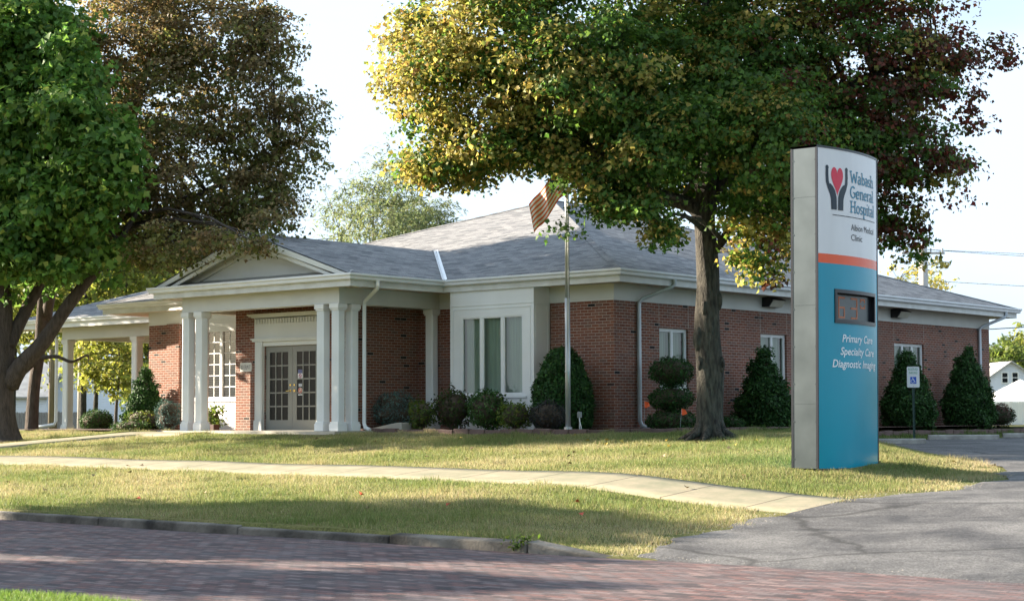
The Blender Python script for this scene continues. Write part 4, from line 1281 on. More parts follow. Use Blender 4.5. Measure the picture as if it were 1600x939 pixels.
# --- the big maple in front of the corner: green inside, autumn gold, brightened as if sunlit, towards the left, dark red on the right
MPX = np.array([4.715, -3.186, -.13]); MD, MS = 35.09, 35.09 / 2763.9
def mlobe(x, y, rx, ry, dd, rd=None, w=1.0):
    """lobe of the maple by its offset across, up and away from the trunk (tree-sized units of 1.27 cm)"""
    o_ = RV * (x - 1110) * MS + FWV * dd + UP * ((686 - y) * MS)
    rd = rd or rx * MS
    return (*o_, max(rx - 12, 9) * MS * .9, max(rx - 12, 9) * MS * .9, max(ry - 14, 9) * MS, w)


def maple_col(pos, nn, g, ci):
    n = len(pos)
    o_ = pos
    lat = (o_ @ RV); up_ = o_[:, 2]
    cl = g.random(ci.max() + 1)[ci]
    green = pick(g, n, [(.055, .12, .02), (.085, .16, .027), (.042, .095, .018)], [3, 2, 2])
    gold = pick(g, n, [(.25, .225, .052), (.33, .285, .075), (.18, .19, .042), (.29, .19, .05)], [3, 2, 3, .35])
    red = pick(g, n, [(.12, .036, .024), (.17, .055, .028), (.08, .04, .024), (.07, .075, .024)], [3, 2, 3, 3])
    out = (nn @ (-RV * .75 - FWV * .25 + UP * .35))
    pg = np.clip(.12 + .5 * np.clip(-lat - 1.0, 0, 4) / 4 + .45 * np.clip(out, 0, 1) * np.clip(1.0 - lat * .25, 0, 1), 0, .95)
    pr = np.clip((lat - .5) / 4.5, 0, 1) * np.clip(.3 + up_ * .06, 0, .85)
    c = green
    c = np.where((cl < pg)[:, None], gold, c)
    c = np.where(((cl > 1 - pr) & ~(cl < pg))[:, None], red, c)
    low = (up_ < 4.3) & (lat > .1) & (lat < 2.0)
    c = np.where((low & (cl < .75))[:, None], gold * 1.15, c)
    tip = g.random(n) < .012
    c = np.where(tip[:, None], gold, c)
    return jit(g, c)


ML = [mlobe(690, 140, 120, 95, -1), mlobe(660, 55, 75, 85, 0), mlobe(800, 60, 150, 120, -1.2), mlobe(770, 200, 110, 70, -1.5), mlobe(690, 268, 68, 48, -1), mlobe(728, 298, 36, 26, -1),
      mlobe(915, 145, 150, 112, -2), mlobe(985, 280, 62, 55, -2), mlobe(1005, 262, 78, 52, -2.3), mlobe(1040, 130, 190, 150, -.5), mlobe(1190, 240, 130, 105, -2.2),
      mlobe(1060, 212, 80, 50, -2.6), mlobe(1180, 90, 180, 150, 0), mlobe(790, 245, 55, 40, -1.5, w=1.3), mlobe(862, 250, 58, 42, -1.8, w=1.4), mlobe(905, 288, 42, 34, -2, w=1.3), mlobe(955, 312, 46, 36, -2.1, w=1.2), mlobe(850, 205, 85, 60, -1), mlobe(1005, 232, 85, 58, -2.2), mlobe(915, 228, 80, 58, 1.5), mlobe(985, 270, 60, 42, 1), mlobe(750, 262, 60, 40, -.5), mlobe(876, 368, 9, 9, -2, w=.5), mlobe(918, 318, 36, 28, -2.1, w=1.8), mlobe(950, 345, 36, 28, -2.2, w=1.8), mlobe(985, 318, 40, 30, -2, w=1.2), mlobe(968, 335, 45, 30, -2.2), mlobe(990, 345, 55, 32, -2.3, w=1.5), mlobe(680, 250, 70, 50, -.8), mlobe(1165, 350, 60, 55, -1.2), mlobe(1215, 350, 50, 60, -.6), mlobe(1350, 120, 160, 140, -.3), mlobe(1480, 90, 85, 75, 0), mlobe(1530, 150, 45, 60, .3), mlobe(1570, 80, 40, 40, 0),
      mlobe(1420, 240, 100, 85, -.3), mlobe(1490, 260, 55, 55, .2), mlobe(1330, 240, 110, 110, -.6), mlobe(1400, 340, 62, 62, 0), mlobe(1435, 390, 25, 32, 0), mlobe(1250, 300, 70, 70, -.3), mlobe(1190, 380, 45, 50, -1.6, w=.8),
      mlobe(1185, 425, 32, 34, -1.2, w=1.3), mlobe(1150, 405, 26, 26, -1.0), mlobe(1022, 380, 32, 32, -2.4, w=2.0), 
      mlobe(940, 335, 38, 26, -2, w=1.0), mlobe(1045, 205, 150, 110, 3), mlobe(1250, 225, 175, 120, 3), mlobe(1120, 80, 300, 150, 3.5),
      mlobe(850, -70, 200, 110, 0, w=.7), mlobe(1100, -110, 280, 150, 0, w=.6), mlobe(1350, -60, 200, 120, 0, w=.7), mlobe(1100, -260, 220, 120, 0, w=.4)]
def mp_(x, y, dd=0.0):
    return tuple(RV * (x - 1110) * MS + FWV * dd + UP * ((686 - y) * MS))
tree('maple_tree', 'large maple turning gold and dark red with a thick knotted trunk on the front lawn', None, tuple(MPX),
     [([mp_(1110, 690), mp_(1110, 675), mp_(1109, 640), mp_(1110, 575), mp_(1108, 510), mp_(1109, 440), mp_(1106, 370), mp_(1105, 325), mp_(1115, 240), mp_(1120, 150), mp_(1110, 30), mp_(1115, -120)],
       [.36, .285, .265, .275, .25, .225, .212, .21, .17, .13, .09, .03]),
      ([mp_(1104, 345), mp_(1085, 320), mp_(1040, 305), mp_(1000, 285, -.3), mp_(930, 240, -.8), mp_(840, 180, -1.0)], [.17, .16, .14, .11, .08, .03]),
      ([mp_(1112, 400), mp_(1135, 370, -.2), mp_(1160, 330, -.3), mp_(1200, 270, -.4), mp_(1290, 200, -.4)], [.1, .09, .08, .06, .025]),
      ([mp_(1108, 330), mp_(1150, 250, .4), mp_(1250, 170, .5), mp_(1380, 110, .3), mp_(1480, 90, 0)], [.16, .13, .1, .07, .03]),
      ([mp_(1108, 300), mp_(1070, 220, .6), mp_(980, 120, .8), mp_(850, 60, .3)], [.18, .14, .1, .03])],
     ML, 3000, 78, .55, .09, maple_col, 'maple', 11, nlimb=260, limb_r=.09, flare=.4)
mt = bpy.data.objects['maple_tree']
mb = MB(); g = np.random.default_rng(5)
for (x, y, dd, r) in ((1127, 570, -.16, .1), (1093, 568, -.16, .09), (1101, 482, -.2, .09), (1124, 470, -.05, .12), (1092, 530, -.1, .15), (1112, 515, -.24, .05)):
    mb = MB(); c = np.array(mp_(x, y, dd)); mb.blob(c, (r * .75, r * .75, r * 1.7), 12, 8); mb.build('burl', M['bark'], mt, smooth=True)
kd = pm('knot_dark', (.012, .01, .008), .95)
for (x, y, dd, r) in ((1128, 570, -.235, .035), (1093, 568, -.225, .026)):
    mb = MB(); mb.blob(np.array(mp_(x, y, dd)), (r, r * .6, r * 2), 10, 6); mb.build('knot_hole', kd, mt, smooth=True)
mb = MB()
for k in range(9):
    a = k * .7 + .2; L = .75 + .35 * ((k * 37) % 10) / 10
    P = [np.array([math.cos(a) * r_, math.sin(a) * r_, z_]) for r_, z_ in ((.17, .36), (.27, .14), (.3 + L * .2, .04), (.3 + L * .45, -.04))]
    mb.tube(P, [.1, .09, .055, .015], 8)
mb.build('root', M['bark'], mt, smooth=True)

# --- green tree at the left edge of the lawn
def green_col(pos, nn, g, ci):
    n = len(pos)
    c = pick(g, n, [(.09, .185, .034), (.13, .24, .045), (.065, .145, .028), (.25, .32, .07)], [4, 3, 3, 1])
    return jit(g, c)
GT = np.array([-15.6, -5.1, -.2]); GS = 46.9 / 2763.9
def gp(x, y, dd=0.0): return tuple(RV * (x - 14) * GS + FWV * dd + UP * ((685 - y) * GS))
def gl_(x, y, rx, ry, dd, w=1.0): return (*gp(x, y, dd), max(rx - 20, 8) * GS * .9, max(rx - 20, 8) * GS * .9, max(ry - 20, 8) * GS, w)
tree('shade_tree', 'tall green shade tree with a stout forked trunk at the left edge of the lawn', None, tuple(GT),
     [([gp(-16, 690), gp(-16, 670), gp(-20, 630), gp(-20, 580), gp(-20, 530), gp(-20, 470), gp(-30, 380), gp(-40, 250), gp(-40, 60)], [.54, .37, .32, .32, .29, .23, .19, .14, .05]),
      ([gp(-8, 600), gp(15, 570, -.2), gp(48, 535, -.3), gp(80, 490, -.4), gp(110, 450, -.4), gp(150, 400, -.3), gp(190, 330, 0)], [.27, .23, .2, .17, .14, .1, .05]),
      ([gp(-10, 540), gp(15, 480, .2), gp(38, 430, .3), gp(60, 340, .3)], [.2, .16, .12, .05])],
     [gl_(60, 330, 110, 100, -1), gl_(150, 300, 72, 110, -2.4), gl_(192, 240, 48, 60, -2.6), gl_(60, 200, 130, 120, -.5), gl_(-40, 350, 110, 110, 0), gl_(140, 390, 50, 40, -1), gl_(80, 425, 66, 34, -1.2),
      gl_(0, 395, 90, 60, -1), gl_(20, 60, 120, 110, 0), gl_(115, 110, 60, 70, -2), gl_(-60, 120, 120, 150, 0), gl_(-30, -60, 120, 90, 0, .6), gl_(0, 300, 120, 150, 2.5),
      gl_(-110, 260, 110, 150, 0, .7), gl_(208, 310, 34, 50, -2.6, 1), gl_(120, 200, 70, 70, -2.4), gl_(160, 440, 22, 18, -1, .5)],
     1400, 50, .62, .17, green_col, 'maple', 21, bark='barkdark', nlimb=90, limb_r=.09, flare=.45, droop=.45, rag_=.7)

# --- brown-green tree behind it, reaching over the porch
def brown_col(pos, nn, g, ci):
    n = len(pos); cl = g.random(ci.max() + 1)[ci]
    up_ = pos[:, 2]
    a = pick(g, n, [(.11, .125, .032), (.15, .15, .04), (.08, .088, .026)], [3, 2, 2])
    b = pick(g, n, [(.19, .15, .065), (.23, .175, .075), (.14, .11, .048), (.26, .21, .085)], [3, 2, 3, 1])
    c = np.where((cl < .1 + .05 * up_)[:, None], b, a)
    return jit(g, c)
BT = np.array([-20.85, -1.15, -.09]); BS = 53 / 2763.9
BD = -3.6
def bl_(x, y, dd):                                   # crown leans out over the lawn, nearer than the trunk foot
    k = (53 + BD + dd) / 2763.9
    return tuple(RV * ((x - 800) * k + 750 * BS) + FWV * (BD + dd) + UP * ((645 - y) * k + .35 + .09))
def bp_(x, y, dd=0.0): return tuple(RV * (x - 50) * BS + FWV * dd + UP * ((676 - y) * BS))
def bl(x, y, rx, ry, dd, w=1.0): return (*bl_(x, y, dd * .5 if dd > -5 else dd), max(rx - 12, 8) * BS * .9, max(rx - 12, 8) * BS * .9, max(ry - 12, 8) * BS, w)
tree('oak_tree', 'broad brown-leaved tree rising before the carport, its crown reaching over the porch gable', None, tuple(BT),
     [([bp_(50, 680), bp_(50, 660), bp_(53, 600), bp_(60, 545), bp_(72, 470, -.5), bp_(105, 380, -2), bl_(160, 280, 1), bl_(210, 150, 0), bl_(240, 0, 0)], [.24, .19, .175, .17, .165, .16, .13, .1, .04]),
      ([bp_(70, 500), bp_(120, 430, -2), bl_(200, 350, 1), bl_(320, 290, -.5), bl_(430, 230, -1)], [.16, .15, .12, .08, .03]),
      ([bp_(60, 560), bp_(90, 558, -.2), bp_(115, 566, -.3), bp_(138, 556, -.3), bp_(141, 566, -.3)], [.07, .06, .045, .03, .01]),
      ([bp_(58, 560), bp_(45, 580, -.3), bp_(30, 592, -.4), bp_(5, 600, -.4)], [.08, .06, .04, .015])],
     [bl(250, 120, 130, 130, -2), bl(360, 110, 100, 110, -3), bl(430, 180, 65, 90, -3.5), bl(475, 120, 35, 60, -3.5, .6), bl(480, 200, 40, 60, -3.5, .5), bl(300, 260, 140, 110, -3.5), bl(390, 300, 80, 60, -4), bl(220, 330, 90, 70, -3), bl(280, 370, 90, 45, -5),
      bl(360, 365, 70, 32, -6.5), bl(420, 370, 30, 22, -6.5, .5), bl(330, 40, 120, 80, -2), bl(180, 40, 120, 110, -1), bl(420, 50, 60, 60, -3, .7), bl(170, 230, 100, 110, -1), bl(250, 395, 40, 28, -6, .6), bl(306, 440, 9, 24, -7.6, .6), bl(335, 392, 20, 12, -7.6, .6), bl(405, 366, 36, 14, -7.6, 1.2), bl(280, 405, 14, 24, -7.6, .8), bl(440, 352, 20, 14, -7, 1),
      bl(280, -60, 150, 80, -2, .5), bl(470, 260, 35, 30, -4, .4), bl(400, 20, 60, 50, -3, .6), bl(500, 240, 20, 25, -3.8, .3), bl(400, 260, 75, 60, -3), bl(440, 310, 42, 48, -3.5, .8), bl(350, 345, 90, 42, -4), bl(250, 385, 70, 36, -4.5), bl(420, 335, 40, 26, -5.8, 1.0), bl(340, 365, 40, 20, -6.5, .8)],
     1050, 72, .6, .095, brown_col, 'maple', 31, bark='barkdark', nlimb=170, limb_r=.07, flare=.6, shell=.5)

# --- trees across the street, left of the view, that shade the near verge and road
def plain_col(base):
    def f(pos, nn, g, ci):
        c = np.array(base)[None] * np.ones((len(pos), 1)); cl = (.75 + .5 * g.random(ci.max() + 1))[ci][:, None]
        return jit(g, c * cl, .22)
    return f
for k, (x, y, hgt, r) in enumerate(((-11.8, -23.2, 6.3, 2.7), (-8.2, -25.3, 6.0, 1.3), (-30, -14.4, 12.8, 3.2), (-36, -.5, 7.2, 4.2), (-6.5, -28.2, 6.2, 1.5))):
    tree('street_tree', ['small round street tree on the near verge, out to the left', 'smallest round tree behind the near verge, out to the left', 'tall tree on the clinic lawn left of the entrance path', 'broad tree at the far left beyond the carport', 'slender tree set back from the near verge, out to the left'][k], 'trees left of the view', (x, y, (-1.2, -1.2, -.7, -.2, -1.2)[k]),
         [([(0, 0, -.1), (0.05, 0, .8), (0, .1, 2.2), (.1, 0, hgt - .6)], [.2, .15, .13, .04])],
         [(0, 0, hgt, r, r, (2.2, 1.6, 4, 3, 1.6)[k]), (r * .6, .5, hgt - .5, r * .6, r * .6, 1.4), (-r * .6, -.4, hgt + .4, r * .6, r * .6, 1.5)], (620, 200, 420, 420, 200)[k], 40, .6, .19, plain_col((.05, .1, .025)), 'maple', 41 + k, nlimb=30)

# --- shrubs
def shrub(name, label, base, lobes, n, lsize, colf, shape, seed, group=None, matname='needle', core=.8, twiggy=False, rag=.06, cat='shrub', out=.6, prof=None):
    t = thing(name, label, cat, base, 0, group)
    g = np.random.default_rng(seed)
    L = [(*l[:6], *l[6:]) for l in lobes]
    p, nn, _ = lobe_points(L, n, g, .93)
    if prof is not None:
        p, nn = profile_points(prof, n, g); L = []
    # keep only leaves that are not deep inside another lobe
    keep = np.ones(n, bool)
    for l in L:
        q = (p - np.array(l[:3])) / np.array(l[3:6]); keep &= ((q ** 2).sum(1) > .72)
    p, nn = p[keep], nn[keep]; m = len(p)
    bump_ = 1 + rag * (np.sin(p[:, 0] * 9 + seed) * np.sin(p[:, 1] * 8 + 2) * np.sin(p[:, 2] * 10 + 1))
    p = p + nn * (bump_ - 1)[:, None] * 1.0 + g.normal(0, rag * .35, (m, 3)) * np.array([1, 1, .6])
    p[:, 2] = np.maximum(p[:, 2], .01)
    ci = np.arange(m) // 14
    col = np.clip(colf(p, nn, g, ci), .003, .9)
    size = lsize * (.6 + .8 * g.random(m))
    V, F, C = leaf_arrays(p, nn * out, size, col, shape, g)
    raw_mesh('foliage', V, F, M[matname], C, t)
    mb = MB()
    if core:
        for l in L:
            mb.blob(l[:3], [max(.02, r_ * core) for r_ in l[3:6]], 14, 9)
        if prof is not None:
            mb.tube([(0, 0, q[0] * .96 + .01) for q in prof], [max(.01, q[1] * core) for q in prof], 14)
            L = [(0, 0, .3, .2, .2, .2)]
        mb.build('twig_core', M['twig'], t, smooth=True)
    for k in range(7 if twiggy else 3):
        a = g.random() * 6.28; r_ = .12 + .2 * g.random() * L[0][3]
        mb2 = mb if not core else None
    st = MB()
    for k in range(8 if twiggy else 3):
        a = g.random() * 6.28; r1 = L[0][3] * (.3 + .5 * g.random()) * (1 if twiggy else .3)
        st.tube([(.03 * math.cos(a), .03 * math.sin(a), -.05), (r1 * .6 * math.cos(a), r1 * .6 * math.sin(a), L[0][2] * .5), (r1 * math.cos(a), r1 * math.sin(a), L[0][2] + L[0][5] * .4)], [.022, .016, .006], 5)
    st.build('stem', M['twig'], t)
    return t


def cone_lobes(h, r):
    L = []
    for k in range(8):
        f = k / 7.0; z = h * (.12 + .8 * f); rr = r * (1 - f) ** .75 * (.95 if f > .05 else .9) + .05
        L.append((0, 0, z, rr, rr, h * .17))
    return L


def profile_points(prof, n, g):
    """points on a body of revolution given as [(z, r)]"""
    zz = np.array([q[0] for q in prof]); rr = np.array([q[1] for q in prof])
    f = np.linspace(zz[0], zz[-1], 400); w = np.interp(f, zz, rr) + .02; cdf = np.cumsum(w) / w.sum()
    z = np.interp(g.random(n), cdf, f); r = np.interp(z, zz, rr); a = g.random(n) * 6.2832
    sl = (np.interp(z + .02, zz, rr) - np.interp(z - .02, zz, rr)) / .04
    nn = np.stack([np.cos(a), np.sin(a), -sl], 1); nn /= np.linalg.norm(nn, axis=1)[:, None]
    k = r * (1 - .10 * g.random(n) ** 2)
    return np.stack([np.cos(a) * k, np.sin(a) * k, z], 1), nn


def yew_col(pos, nn, g, ci):
    return jit(g, pick(g, len(pos), [(.022, .065, .016), (.032, .085, .02), (.045, .11, .024), (.016, .045, .013)], [4, 4, 1.5, 2]), .25)
def cone(label, x, y, z, h, r, seed, group='clipped cone evergreens'):
    pr = [(0, r * .72), (h * .08, r * .93), (h * .2, r), (h * .35, r * .93), (h * .55, r * .7), (h * .75, r * .4), (h * .9, r * .15), (h, .01)]
    return shrub('cone_evergreen', label, (x, y, z), cone_lobes(h, r), 17000, .085, yew_col, 'oval', seed, group, rag=.15, prof=pr)
cone('dark clipped evergreen cone between the maple trunk and the sign', 1.0, 4.85, -.06, 2.05, .66, 51)
cone('dark evergreen cone right behind the parking sign post', 1.0, 12.4, -.04, 2.15, .68, 52)
cone('tallest dark evergreen cone at the far end of the side wall', .95, 16.3, -.04, 2.4, .70, 53)
cone('small pointed evergreen beside the left brick corner and carport', -16.2, -.6, -.03, 1.75, .5, 54)
shrub('rounded_yew', 'big egg-shaped dark green yew behind the flagpole', (-.85, -.85, 0), [(0, 0, .8, .68, .62, .85), (0, 0, 1.35, .47, .45, .62), (0, 0, .4, .7, .66, .45)], 18000, .075, yew_col, 'oval', 55, rag=.06, prof=[(0, .52), (.15, .64), (.5, .68), (.9, .65), (1.3, .54), (1.65, .37), (1.85, .2), (1.95, .02)])
shrub('topiary_bush', 'three-tiered cloud topiary of dark yew beside the corner downspout', (1.0, .82, -.05),
      [(0, 0, .26, .62, .58, .28), (.0, .02, .78, .55, .52, .29), (.02, 0, 1.4, .54, .52, .34)], 17000, .06, yew_col, 'oval', 56, rag=.04, core=.82)
tb = bpy.data.objects['topiary_bush']
mb = MB(); mb.tube([(0, 0, -.05), (.02, 0, .5), (-.02, 0, 1.1), (0, 0, 1.4)], [.06, .05, .05, .03], 8); mb.tube([(.05, -.05, .4), (.2, -.1, .52), (.3, -.1, .7)], .02, 6); mb.build('trunk', M['twig'], tb)
shrub('low_yew', 'small low dark mound just right of the maple trunk', (1.0, 3.38, -.05), [(0, 0, .16, .32, .3, .2)], 3500, .06, yew_col, 'oval', 57)
def bluespruce_col(pos, nn, g, ci): return jit(g, pick(g, len(pos), [(.085, .155, .14), (.06, .125, .115), (.13, .21, .18), (.045, .085, .07)], [4, 3, 2, 2]), .2)
shrub('blue_spruce_bush', 'mounded blue-green dwarf spruce against the dark porch wall', (-5.65, -1.35, 0), [(0, 0, .62, .52, .48, .36), (-.1, -.1, .42, .5, .45, .3), (.12, 0, .38, .44, .42, .34)], 9000, .07, bluespruce_col, 'needle', 58, rag=.1, twiggy=True, core=.7)
shrub('blue_spruce_bush', 'small blue-grey dwarf spruce beside the left porch columns', (-14.4, -1.25, 0), [(0, 0, .52, .36, .34, .28), (.02, 0, .3, .34, .3, .28)], 6000, .065, bluespruce_col, 'needle', 59, rag=.1, twiggy=True)
def lime_col(pos, nn, g, ci): return jit(g, pick(g, len(pos), [(.08, .13, .02), (.11, .16, .028), (.05, .09, .018), (.14, .15, .03)], [4, 3, 3, 1]), .2)
shrub('lime_shrub', 'small yellow-green shrub in front of the porch pilaster', (-4.25, -1.9, 0), [(0, 0, .38, .31, .3, .33)], 2600, .075, lime_col, 'oval', 60, matname='leaf', rag=.16, twiggy=True)
shrub('lime_shrub', 'broader light green shrub below the right bay window', (-1.38, -1.9, 0), [(0, 0, .36, .38, .36, .31)], 3000, .075, lime_col, 'oval', 61, matname='leaf', rag=.16, twiggy=True)
def wine_col(pos, nn, g, ci): return jit(g, pick(g, len(pos), [(.045, .04, .02), (.035, .065, .018), (.065, .04, .022), (.05, .09, .02)], [2, 3, 1, 3]), .25)
shrub('bronze_shrub', 'loose bronze and green shrub left of the bay window', (-3.55, -1.55, 0), [(0, 0, .52, .42, .4, .44)], 3400, .085, wine_col, 'oval', 62, matname='leaf', rag=.2, twiggy=True)
def box_col(pos, nn, g, ci): return jit(g, pick(g, len(pos), [(.04, .095, .022), (.055, .12, .027), (.032, .07, .018), (.08, .15, .036)], [4, 3, 3, 1]), .22)
shrub('boxwood_bush', 'large round dark green bush under the middle of the bay window', (-2.58, -1.45, 0), [(0, 0, .5, .52, .48, .46)], 6500, .07, box_col, 'oval', 63, rag=.09)
def dull_col(pos, nn, g, ci): return jit(g, pick(g, len(pos), [(.035, .035, .035), (.045, .04, .04), (.03, .04, .03)], [3, 2, 2]), .2)
shrub('clipped_barberry', 'dull purple-grey clipped shrub just left of the flagpole', (-.55, -1.75, 0), [(0, 0, .34, .42, .38, .33)], 6000, .05, dull_col, 'oval', 64, rag=.07)
shrub('boxwood_bush', 'round clipped boxwood in front of the carport', (-20.5, .95, -.12), [(0, 0, .36, .54, .52, .36)], 7500, .06, box_col, 'oval', 65, rag=.05)
shrub('spirea_bush', 'mounded light green shrub with reddish tips beside the left brick wall', (-15.85, -1.0, -.02), [(0, 0, .3, .5, .42, .3), (.3, .05, .28, .4, .35, .27)], 4200, .07, lime_col, 'oval', 66, matname='leaf', rag=.12)
def jun_col(pos, nn, g, ci): return jit(g, pick(g, len(pos), [(.05, .11, .025), (.07, .14, .03), (.03, .07, .02)], [3, 2, 2]), .2)
shrub('juniper', 'low spreading green juniper at the left end of the bed', (-15.4, -1.75, -.04), [(0, 0, .14, .62, .45, .16), (-.3, .1, .12, .4, .35, .13)], 3600, .1, jun_col, 'needle', 67, rag=.12)
shrub('leafy_shrub', 'thin olive-leaved shrub peeking out right of the left porch columns', (-12.15, -1.55, 0), [(0, 0, .38, .28, .26, .32)], 1500, .085, lime_col, 'oval', 68, matname='leaf', rag=.22, twiggy=True, core=.5)
def redtop_col(pos, nn, g, ci):
    c = pick(g, len(pos), [(.02, .04, .014), (.03, .05, .016)], [1, 1]); r_ = pick(g, len(pos), [(.12, .03, .025), (.07, .03, .02)], [1, 1])
    return jit(g, np.where((nn[:, 2] + .4 * g.normal(0, 1, len(pos)) > .75)[:, None], r_, c), .2)
shrub('redtip_bush', 'dark round bush with reddish top at the far corner of the building', (.5, 19.4, -.08), [(0, 0, .36, .5, .48, .38)], 5000, .06, redtop_col, 'oval', 69)
shrub('boxwood_bush', 'dark ball-shaped bush at the right edge beyond the clinic', (.9, 22.4, -.08), [(0, 0, .34, .42, .42, .36)], 4000, .06, box_col, 'oval', 70)

# --- lawn grass
def in_poly(px, py, poly):
    c = np.zeros(len(px), bool); n = len(poly); j = n - 1
    for i in range(n):
        xi, yi = poly[i]; xj, yj = poly[j]
        c ^= ((yi > py) != (yj > py)) & (px < (xj - xi) * (py - yi) / (yj - yi + 1e-12) + xi); j = i
    return c


def grass(name, label, x0, x1, y0, y1, n, seed, h=(.035, .07), w=.011, rule=None, dens=None, cols=None):
    g = np.random.default_rng(seed)
    X, Y = g.uniform(x0, x1, n), g.uniform(y0, y1, n)
    k = np.ones(n, bool) if rule is None else rule(X, Y, g)
    X, Y = X[k], Y[k]
    dep = (X - CAM[0]) * FWV[0] + (Y - CAM[1]) * FWV[1]; lat = (X - CAM[0]) * RV[0] + (Y - CAM[1]) * RV[1]
    k = (dep > 3) & (np.abs(lat) < dep * .34 + 3)
    X, Y = X[k], Y[k]; n = len(X)
    Z = terrain(X, Y) - .006
    pat = .5 + .5 * np.sin(X * .9 + 1.7 * np.sin(Y * .55 + .3)) * np.sin(Y * 1.1 + 1.3 * np.sin(X * .45)) + .22 * g.normal(0, 1, n)
    cols = cols or [(.10, .15, .04), (.17, .20, .065), (.28, .265, .12), (.35, .31, .18)]
    C = pal(*cols)
    q = np.clip(pat * 2.0 + g.normal(0, .45, n) + .38 + (1.1 * np.clip((X - edge_x(Y) + 1.1) / .8, 0, 1) if name == 'lawn_grass' else 0), 0, len(cols) - 1.001); i = q.astype(int); f = (q - i)[:, None]
    col = jit(g, C[i] * (1 - f) + C[np.minimum(i + 1, len(cols) - 1)] * f, .16)
    H = g.uniform(h[0], h[1], n) * (1 + .4 * np.sin(X * 2.3) * np.sin(Y * 2.9)); H = H * (1 + (1.0 if name == 'lawn_grass' else 0) * (np.sin(X * 3.7 + 2 * np.sin(Y * 2.1)) * np.sin(Y * 4.3 + 1.5 * np.sin(X * 1.7)) > .75)); a = g.uniform(0, 6.283, n); lean = g.uniform(.1, .8, n) * H; b = g.uniform(0, 6.283, n)
    dx, dy_ = np.cos(a) * w * .5, np.sin(a) * w * .5
    V = np.empty((n, 3, 3))
    V[:, 0] = np.stack([X - dx, Y - dy_, Z], 1); V[:, 1] = np.stack([X + dx, Y + dy_, Z], 1)
    V[:, 2] = np.stack([X + np.cos(b) * lean, Y + np.sin(b) * lean, Z + H], 1)
    o_ = raw_mesh(name, V.reshape(-1, 3), [np.arange(3 * n).reshape(n, 3)], M['blade'], np.clip(col, .01, .8))
    return tag(o_, label, 'grass', kind='stuff')


NEAR = [(-90, -8.0), (-10, -9.95), (6, -10.9), (11.45, -11.4)]; FAR = [(-90, -6.75), (-10, -8.7), (6, -9.4), (11.55, -9.8)]
PATH = [(-9.5, -4.9), (-11.2, -4.9), (-13.0, -6.6), (-15.6, -9.2), (-17.2, -8.9), (-14.1, -5.7), (-11.6, -3.7), (-9.5, -3.7)]
def lawn_rule(X, Y, g):
    ed = g.random(len(X)) ** 3 * .13
    yn = np.interp(X, [p[0] for p in NEAR], [p[1] for p in NEAR]) + .03 * np.sin(X * 5) + ed; yf = np.interp(X, [p[0] for p in FAR], [p[1] for p in FAR]) + .03 * np.sin(X * 6) - ed
    k = ~((Y > yn) & (Y < yf) & (X < 11.5))
    k &= ~in_poly(X, Y, PATH) & ~in_poly(X, Y, BED) & ~((X > -11.6) & (X < -5.0) & (Y > -4.45))
    xe = edge_x(Y) + .25 * np.sin(Y * 2.3) + .12 * np.sin(Y * 6.1)
    k &= (X < xe - .1 - .35 * g.random(len(X))) & (Y > kerb_y(X) + .08)
    k &= ~((X > 0) & (X < 9.7) & (X > 8.7) & (Y > -7.2) & (Y < -5.1))
    k &= ~((Y > -2.4) & (X < 1.7)) | ((X < -17) & (Y < -2.2))
    return k
grass('lawn_grass', 'short green and straw-coloured grass of the front lawn', -22, 13.2, -16.4, 3.5, 900000, 81, rule=lawn_rule)
grass('lawn_grass', 'shaded green grass strip between the side bed and the parking lot', 1.6, 6, 2, 24, 60000, 82, rule=lambda X, Y, g: (X < edge_x(Y) - .1) & (X > 1.75), h=(.05, .1), w=.02, cols=[(.05, .11, .02), (.07, .14, .03), (.1, .15, .04)])
grass('verge_grass', 'green grass verge on the near side of the brick street', -4, 22, -26, -23.05, 300000, 83, h=(.035, .08), w=.012, rule=lambda X, Y, g: Y < -23.15 + .1 * np.sin(X * 3) - .12 * g.random(len(X)), cols=[(.06, .14, .02), (.09, .18, .03), (.13, .2, .045)])

# gravel crumbs where the asphalt meets the street and along its edge
g = np.random.default_rng(91); n = 7700
X = np.concatenate([g.uniform(12.2, 21, 7000), g.uniform(11.3, 12.6, 700)]); Yg = np.concatenate([kerb_y(X[:7000]) - .28 + g.normal(0, .17, 7000), g.uniform(-16, -4, 700)])
X[7000:] = edge_x(Yg[7000:]) + g.normal(-.05, .17, 700)
Zg = np.where(Yg < -16.55, -1.262, np.maximum(z_asphalt(Yg), terrain(X, Yg)) + .006)
s_ = g.uniform(.004, .012, n)
T = np.array([(1, 0, -.3), (-.5, .87, -.3), (-.5, -.87, -.3), (0, 0, .7)])
V = (np.stack([X, Yg, Zg], 1)[:, None] + T[None] * s_[:, None, None] * g.uniform(.6, 1.3, (n, 1, 3))).reshape(-1, 3)
F = np.concatenate([np.array(f)[None] + 4 * np.arange(n)[:, None] for f in ((0, 1, 3), (1, 2, 3), (2, 0, 3))])
tag(raw_mesh('gravel', V, [F], M['stone']), 'pale loose gravel where the asphalt apron meets the brick street', 'gravel', kind='stuff')

